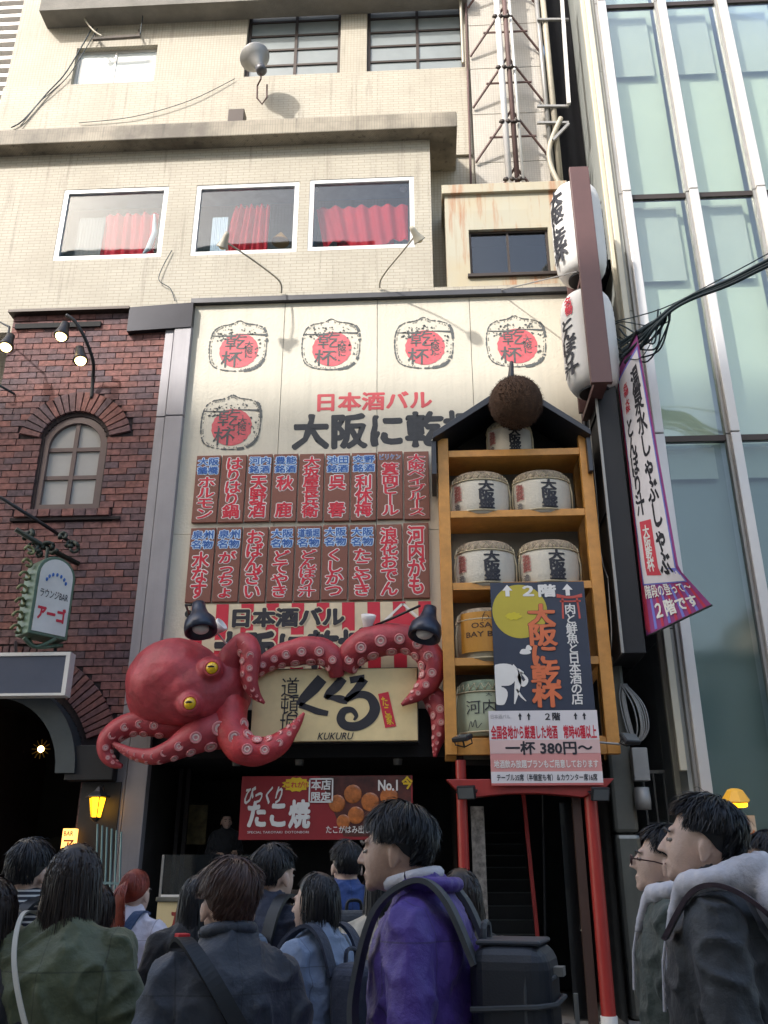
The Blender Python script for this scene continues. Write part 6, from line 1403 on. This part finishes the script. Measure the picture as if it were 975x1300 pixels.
def person(px, top, D, face, label, hair, jm, hm=HB, al='down', ar='down', hy=0, hp=0, puff=1.0, skin=None, seed=1, zend=1.30, hem=.86, skirt=False, pm=None, base=None, collar=None, name='person', hf=.03):
    d = CROT @ Vector((px-487.5, 650-top, -FPX)); h = math.hypot(d.x, d.y); p = CAM + d*(D/h); ztop = p.z; s = ztop/1.70
    if base is not None: s = .98; 
    t = thing('person', label, 'person', (p.x, p.y, .0 if base is None else ztop-1.70*s)); t.rotation_euler.z = rad(face); t.scale = (s, s, s); skin = skin or SK
    objm('body', body_mesh(al, ar, hy, hp, hf), None, t); b = t.children[0]
    if not b.data.materials: b.data.materials.append(skin)
    H = hrot(hy, hp, hf); R3 = Matrix.Rotation(rad(hy), 3, 'Z') @ Matrix.Rotation(rad(hp), 3, 'X')
    objm('hair', hair_mesh(hair, hy, hp, seed, zend, hf, 1 if D < 3.6 else .6), hm, t)
    objm('jacket' if not skirt else 'blouse', jacket_mesh(al, ar, seed, puff, hem), jm, t)
    objm('skirt' if skirt else 'trousers', pants_mesh(seed, skirt), pm or cloth('dark_trousers', '#22242b'), t)
    for sx in (-1, 1):
        q = MB(); q.ell((.105*sx, -.055, .045), (.048, .13, .045), 16, 10); q.box(.06*sx, .15*sx, -.17, .07, .0, .022) ; q.build('shoe', mat('dark_shoe', '#1d1c1e', .5), t, local=True)
        e = MB().ell(H((sx*.031, -.0805, 1.609)), (.0130, .0105, .0060), 12, 8, R3).build('eye', mat('eye_white', '#8d867e', .3), t, smooth=True, local=True)
        MB().ell(H((sx*.031, -.0905, 1.609)), (.0058, .002, .0056), 10, 6, R3).build('iris', mat('iris_dark', '#1a110d', .2), e, smooth=True, local=True)
        q = MB().tube([H((sx*.012, -.100, 1.628)), H((sx*.033, -.097, 1.636)), H((sx*.053, -.080, 1.629))], [.003, .0045, .002], 6); q.build('eyebrow', HB, t, local=True)
    q = MB().tube([H((-.018, -.0965, 1.5445)), H((0, -.0985, 1.5450)), H((.018, -.0965, 1.5445))], [.001, .0022, .001], 6).build('mouth', mat('lip', '#7e4740', .5), t, local=True)
    if collar:
        q = MB(); pts = [(math.cos(a)*.072, .002-hf*.35+math.sin(a)*.070, 1.478+.016*math.sin(a)) for a in [2*math.pi*k/24 for k in range(25)]]; q.tube(pts, .019, 8, cap=False); q.build('collar', collar, t, smooth=True, local=True)
    return t
def attach(t, name, label, cat):
    o = thing(name, label, cat, t.location.copy()); o.rotation_euler = t.rotation_euler.copy(); o.scale = t.scale.copy(); return o
def backpack(t, label, m1, m2, w_=.29, h=.42, dp=.16, z0=1.0, straps=True, boxy=False, name='backpack', y0=.13, side=0):
    o = attach(t, name, label, 'backpack'); q = MB(); e = .03 if boxy else .06
    q.box(-w_/2+side, w_/2+side, y0, y0+dp, z0, z0+h)
    me = q.mesh('bag_body'); ob = objm('bag_body', me, m1, o); b = ob.modifiers.new('bevel', 'BEVEL'); b.width = e; b.segments = 5
    q = MB().box(-w_*.40+side, w_*.40+side, y0+dp-.01, y0+dp+.04, z0+.03, z0+h*.5); ob = q.build('front_pocket', m1, o, local=True, bevel=.02)
    q = MB(); q.tube([(-w_*.42+side, y0+dp*.75, z0+h*.72), (-w_*.2+side, y0+dp+.004, z0+h*.80), (w_*.2+side, y0+dp+.004, z0+h*.80), (w_*.42+side, y0+dp*.75, z0+h*.72)], .006, 6); q.build('zip', m2, o, local=True)
    q = MB(); q.tube(catmull([[-.04+side, y0+.03, z0+h-.01], [-.03+side, y0+.03, z0+h+.04], [.03+side, y0+.03, z0+h+.04], [.04+side, y0+.03, z0+h-.01]], 4), .009, 6); q.build('handle', m2, o, local=True)
    if straps:
        for s in (-1, 1):
            strap(MB(), [(s*.115, y0+.02, z0+h-.05), (s*.118, .10, 1.42), (s*.115, .02, 1.473), (s*.118, -.09, 1.41), (s*.125, -.143, 1.27), (s*.145, -.150, 1.12), (s*.19, -.05, 1.03)], .058, .014).build('strap', m2, o, local=True)
    return o
J = lambda n, c, r=.7: cloth(n, c, r)
olive = J('olive_nylon', '#565e44', .55)
pa = person(98, 1062, 3.25, 178, 'person in puffy olive green jacket with long loose dark hair, seen from behind', 'long', olive, HD, puff=1.28, seed=3, zend=1.42)
o = attach(pa, 'shoulder_bag', 'thin white shoulder strap and small dark bag across the olive jacket', 'bag')
strap(MB(), [(.10, -.05, 1.47), (.115, .06, 1.475), (.08, .15, 1.36), (.0, .193, 1.20), (-.10, .205, 1.05), (-.20, .14, .95)], .014, .006).build('strap', mat('white_strap', '#cfcbc0', .5), o, local=True)
q = MB().box(-.36, -.24, -.02, .18, .74, .94); q.build('bag_body', M['black'], o, local=True, bevel=.02)
def stripes():
    m = bpy.data.materials.new('striped_shirt'); m.use_nodes = True; MATS['striped_shirt'] = m; n = m.node_tree.nodes; l = m.node_tree.links; b = n['Principled BSDF']; b.inputs['Roughness'].default_value = .8
    tc = n.new('ShaderNodeTexCoord'); sp = n.new('ShaderNodeSeparateXYZ'); l.new(tc.outputs['Object'], sp.inputs[0])
    def wave(sock, k):
        a = n.new('ShaderNodeMath'); a.operation = 'MULTIPLY'; a.inputs[1].default_value = k; l.new(sock, a.inputs[0]); f = n.new('ShaderNodeMath'); f.operation = 'FRACT'; l.new(a.outputs[0], f.inputs[0]); g = n.new('ShaderNodeMath'); g.operation = 'GREATER_THAN'; g.inputs[1].default_value = .62; l.new(f.outputs[0], g.inputs[0]); return g.outputs[0]
    hz, vt = wave(sp.outputs[2], 55), wave(sp.outputs[0], 50); g = n.new('ShaderNodeMath'); g.operation = 'GREATER_THAN'; g.inputs[1].default_value = 1.33; l.new(sp.outputs[2], g.inputs[0])
    mx = n.new('ShaderNodeMixRGB'); l.new(g.outputs[0], mx.inputs[0]); l.new(vt, mx.inputs[1]); l.new(hz, mx.inputs[2]); cr = n.new('ShaderNodeMixRGB'); cr.inputs[1].default_value = (.018, .02, .03, 1); cr.inputs[2].default_value = (.55, .54, .52, 1); l.new(mx.outputs[0], cr.inputs[0]); l.new(cr.outputs[0], b.inputs['Base Color']); return m
pb = person(40, 1058, 4.3, 165, 'person with short black hair in a dark shirt with thin white stripes', 'short', stripes(), HB, seed=5)
o = attach(pb, 'shoulder_strap_bag', 'dark crossbody bag over the striped shirt', 'bag'); strap(MB(), [(-.12, -.03, 1.47), (-.10, .10, 1.43), (0, .16, 1.25), (.14, .17, 1.05)], .05, .012).build('strap', M['black'], o, local=True); MB().box(.10, .34, .12, .2, .8, 1.02).build('bag_body', M['black'], o, local=True, bevel=.02)
person(-8, 1106, 3.3, 170, 'person with long dark brown hair cut off by the left edge', 'long', J('charcoal_cloth', '#26262b'), HD, seed=8)
person(126, 1118, 4.9, 175, 'person in maroon jacket mostly hidden behind the olive jacket', 'bob', J('maroon_cloth', '#6b2b38'), HD, seed=9, zend=1.45)
pd_ = person(172, 1098, 5.5, 168, 'person with red hair in a ponytail and loose white top', 'pony', J('white_cotton', '#cbc7d4'), HR, ar='raise', seed=2)
o = attach(pd_, 'crossbody_bag', 'blue crossbody bag with wide strap and a red flap over the white top', 'bag')
strap(MB(), [(-.06, -.06, 1.45), (-.075, .07, 1.45), (-.01, .155, 1.28), (.08, .17, 1.05)], .055, .012).build('strap', J('blue_webbing', '#233f66'), o, local=True)
MB().box(-.06, .17, .165, .25, .78, 1.02).build('bag_body', J('blue_webbing', '#233f66'), o, local=True, bevel=.02); MB().obox((-.10, .26, .82), (.03, 0, -.0), (0, .01, 0), (-.05, 0, .16)).build('red_flap', mat('bright_red_nylon', '#c81f26', .5), o, local=True, bevel=.005)
person(252, 1106, 4.9, -160, 'person with long black hair in dark clothes behind the brown haired person', 'long', J('black_knit', '#1b1a1d'), HB, seed=12, zend=1.2)
pe = person(297, 1082, 2.95, -150, 'person with brown hair in a dark navy coat looking away to the left', 'fluffy', J('navy_coat', '#383d48', .6), HBr, seed=4, puff=1.12, collar=J('navy_coat', '#383d48'))
o = attach(pe, 'sling_bag', 'black sling strap with red tab across the navy coat', 'bag'); strap(MB(), [(.14, -.06, 1.44), (.15, .06, 1.462), (.10, .15, 1.38), (-.02, .185, 1.2), (-.16, .18, 1.0)], .045, .012).build('strap', M['black'], o, local=True)
MB().box(.13, .165, -.0, .045, 1.462, 1.478).build('red_tab', MATS['bright_red_nylon'], o, local=True, bevel=.003); MB().box(-.30, -.08, .17, .27, .78, 1.02).build('bag_body', M['black'], o, local=True, bevel=.03)
pf = person(345, 1065, 4.4, 150, 'person with short black hair in navy top wearing a grey blue backpack', 'short', J('navy_knit', '#2a3145'), HB, seed=6)
backpack(pf, 'grey blue two tone backpack on the navy top', J('slate_canvas', '#66788c'), M['black'], z0=.92, h=.42, w_=.30)
pg = person(408, 1101, 4.1, -118, 'person with black bob hair in pale blue denim jacket in profile', 'bob', J('pale_denim', '#7c8ca6'), HB, al='hold', ar='hold', seed=7, puff=1.08, zend=1.44)
backpack(pg, 'navy backpack hanging low behind the denim jacket', J('navy_canvas', '#20293f'), J('navy_canvas', '#20293f'), z0=.90, h=.44, dp=.2)
o = attach(pg, 'tote_bag', 'white tote bag with red base held in front of the denim jacket', 'bag'); MB().box(-.08, .16, -.30, -.24, .86, 1.16).build('bag_body', J('tote_white', '#aaa69c'), o, local=True, bevel=.01); MB().box(-.082, .162, -.302, -.238, .80, .858).build('bag_base', M['red'], o, local=True, bevel=.008)
ph_ = person(442, 1062, 5.6, -162, 'person with short black hair in bright blue top near the counter', 'short', J('royal_blue', '#1f3f7d'), HB, seed=13)
backpack(ph_, 'small dark backpack on the bright blue top', J('dark_canvas', '#23272e'), M['black'], z0=.98, h=.36)
person(484, 1094, 4.9, 172, 'person with long straight black hair in cream satin blouse', 'long', J('cream_satin', '#b1a897', .4), HB, seed=14, zend=1.16, skirt=True, pm=J('grey_pleats', '#5a5853'))
person(584, 1096, 3.9, 176, 'person with dark brown hair hidden behind the purple jacket', 'bob', J('grey_brown_cloth', '#3a352f'), HD, seed=15, zend=1.30)
purple = J('purple_nylon', '#4a3088', .5)
pk = person(534, 1012, 3.0, -104, 'person with tousled black hair in purple jacket over white hoodie, in profile', 'fluffy', purple, HB, seed=16, puff=1.06, skin=SK2, hf=.075, collar=J('white_fleece', '#c6c3c8'))
q = MB(); 
for a in range(13): 
    an = math.pi*(a/12)*1.3-.47; q.ell((math.cos(an)*.082, .018+math.sin(an)*.078, 1.462), (.027, .027, .022), 10, 8)
me = remesh(q.mesh('jacket_collar'), .008, 3); objm('jacket_collar', me, purple, pk)
o = bpk = backpack(pk, 'boxy black and grey backpack worn low on the purple jacket', mat('ballistic_black', '#2a2d34', .5, bump=.1, bs=200), mat('grey_webbing', '#4a4d50', .6), z0=.92, h=.40, w_=.28, dp=.21, y0=.15)
MB().box(-.11, .11, .17, .34, 1.315, 1.328).build('top_lid', mat('lid_grey', '#3c4048', .45), o, local=True, bevel=.012)
MB().box(-.01, .01, .405, .415, 1.1, 1.2).build('zip_pull', M['grey'], o, local=True)
def hoodp(t, seed, jm_):
    q = MB()
    for a in range(17):
        an = math.pi*(a/16)*1.5-.79; r = .088+.012*math.sin(a); q.ell((math.cos(an)*r*1.08, .015+math.sin(an)*(r+.018), 1.458+.016*math.sin(an)), (.038, .035, .036+.026*max(0, math.sin(an))), 12, 8)
    q.ell((0, .15, 1.40), (.125, .06, .095), 16, 10); q.cap((-.05, -.085, 1.43), (-.035, -.125, 1.33), .022, .014); q.cap((.05, -.085, 1.43), (.035, -.125, 1.33), .022, .014)
    me = remesh(q.mesh('hood'), .009, 4); fold(me, .0035, seed); objm('hood', me, jm_, t)
    for s in (-1, 1): MB().tube([(s*.028, -.125, 1.36), (s*.03, -.150, 1.26), (s*.034, -.160, 1.14)], .005, 6).build('drawstring', jm_, t, local=True)
fl = J('white_fleece', '#c6c3c8')
pl = person(842, 1040, 3.9, -106, 'person with black hair and thin dark glasses in dark green jacket over white hood', 'short', J('dark_green_jacket', '#35403a', .6), HB, hp=-8, seed=17, puff=1.05); hoodp(pl, 3, fl)
H = hrot(0, -8); q = MB()
for s in (-1, 1):
    c0 = H((s*.032, -.112, 1.603)); q.tube([c0+V(.022*math.cos(a), .0, .017*math.sin(a)) for a in [2*math.pi*k/16 for k in range(17)]], .0028, 6, cap=False); q.tube([H((s*.054, -.11, 1.608)), H((s*.078, -.03, 1.607)), H((s*.081, .02, 1.60))], .0025, 6)
q.tube([H((-.01, -.115, 1.606)), H((.01, -.115, 1.606))], .0025, 6); g_o = attach(pl, 'glasses', 'thin dark red glasses on the person in the dark green jacket', 'glasses'); q.build('frame', mat('dark_red_plastic', '#3a1216', .3), g_o, local=True)
pm_ = person(890, 1000, 3.05, -112, 'tall person with black hair in black jacket over white hood, looking up to the left', 'short', J('black_jacket', '#2c2f33', .6), HB, hp=-8, seed=18, puff=1.12); hoodp(pm_, 5, fl)
for zz in (1.0, 1.17): MB().tube([(-.143, .16, zz), (-.143, .33, zz+.01), (-.10, .370, zz+.012), (.10, .370, zz+.012), (.143, .33, zz+.01), (.143, .16, zz)], .007, 6).build('compression_strap', MATS['grey_webbing'], bpk, local=True)
MB().tube(catmull([[-.132, .30, .97], [-.138, .30, 1.21], [-.10, .31, 1.300], [.10, .31, 1.300], [.138, .30, 1.21], [.132, .30, .97]], 6), .0045, 6).build('zip', MATS['grey_webbing'], bpk, local=True)
MB().box(-.03, .03, .355, .385, 1.24, 1.262).build('fabric_tag', M['grey'], bpk, local=True)
o = attach(pm_, 'shoulder_strap', 'plum coloured bag strap over the black jacket and white hood', 'bag'); strap(MB(), [(.155, -.12, 1.32), (.168, -.03, 1.435), (.165, .07, 1.432), (.13, .17, 1.33), (.06, .20, 1.15)], .05, .012).build('strap', J('plum_webbing', '#3a2a33'), o, local=True); MB().box(-.15, .15, .175, .3, .82, 1.2).build('bag_body', J('plum_webbing', '#3a2a33'), o, local=True, bevel=.04)
person(982, 1048, 3.9, -96, 'person with black hair at the right edge in beige cloth', 'short', J('beige_cloth', '#7f7468'), HB, seed=19)
so2 = person(288, 1030, 14.2, 22, 'shop worker in dark uniform standing behind the glass screen', 'short', J('dark_uniform', '#1e1f22'), HB, al='hold', ar='hold', seed=20, base=0)
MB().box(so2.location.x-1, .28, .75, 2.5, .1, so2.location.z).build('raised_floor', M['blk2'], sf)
bpy.data.scenes.remove(TMP)
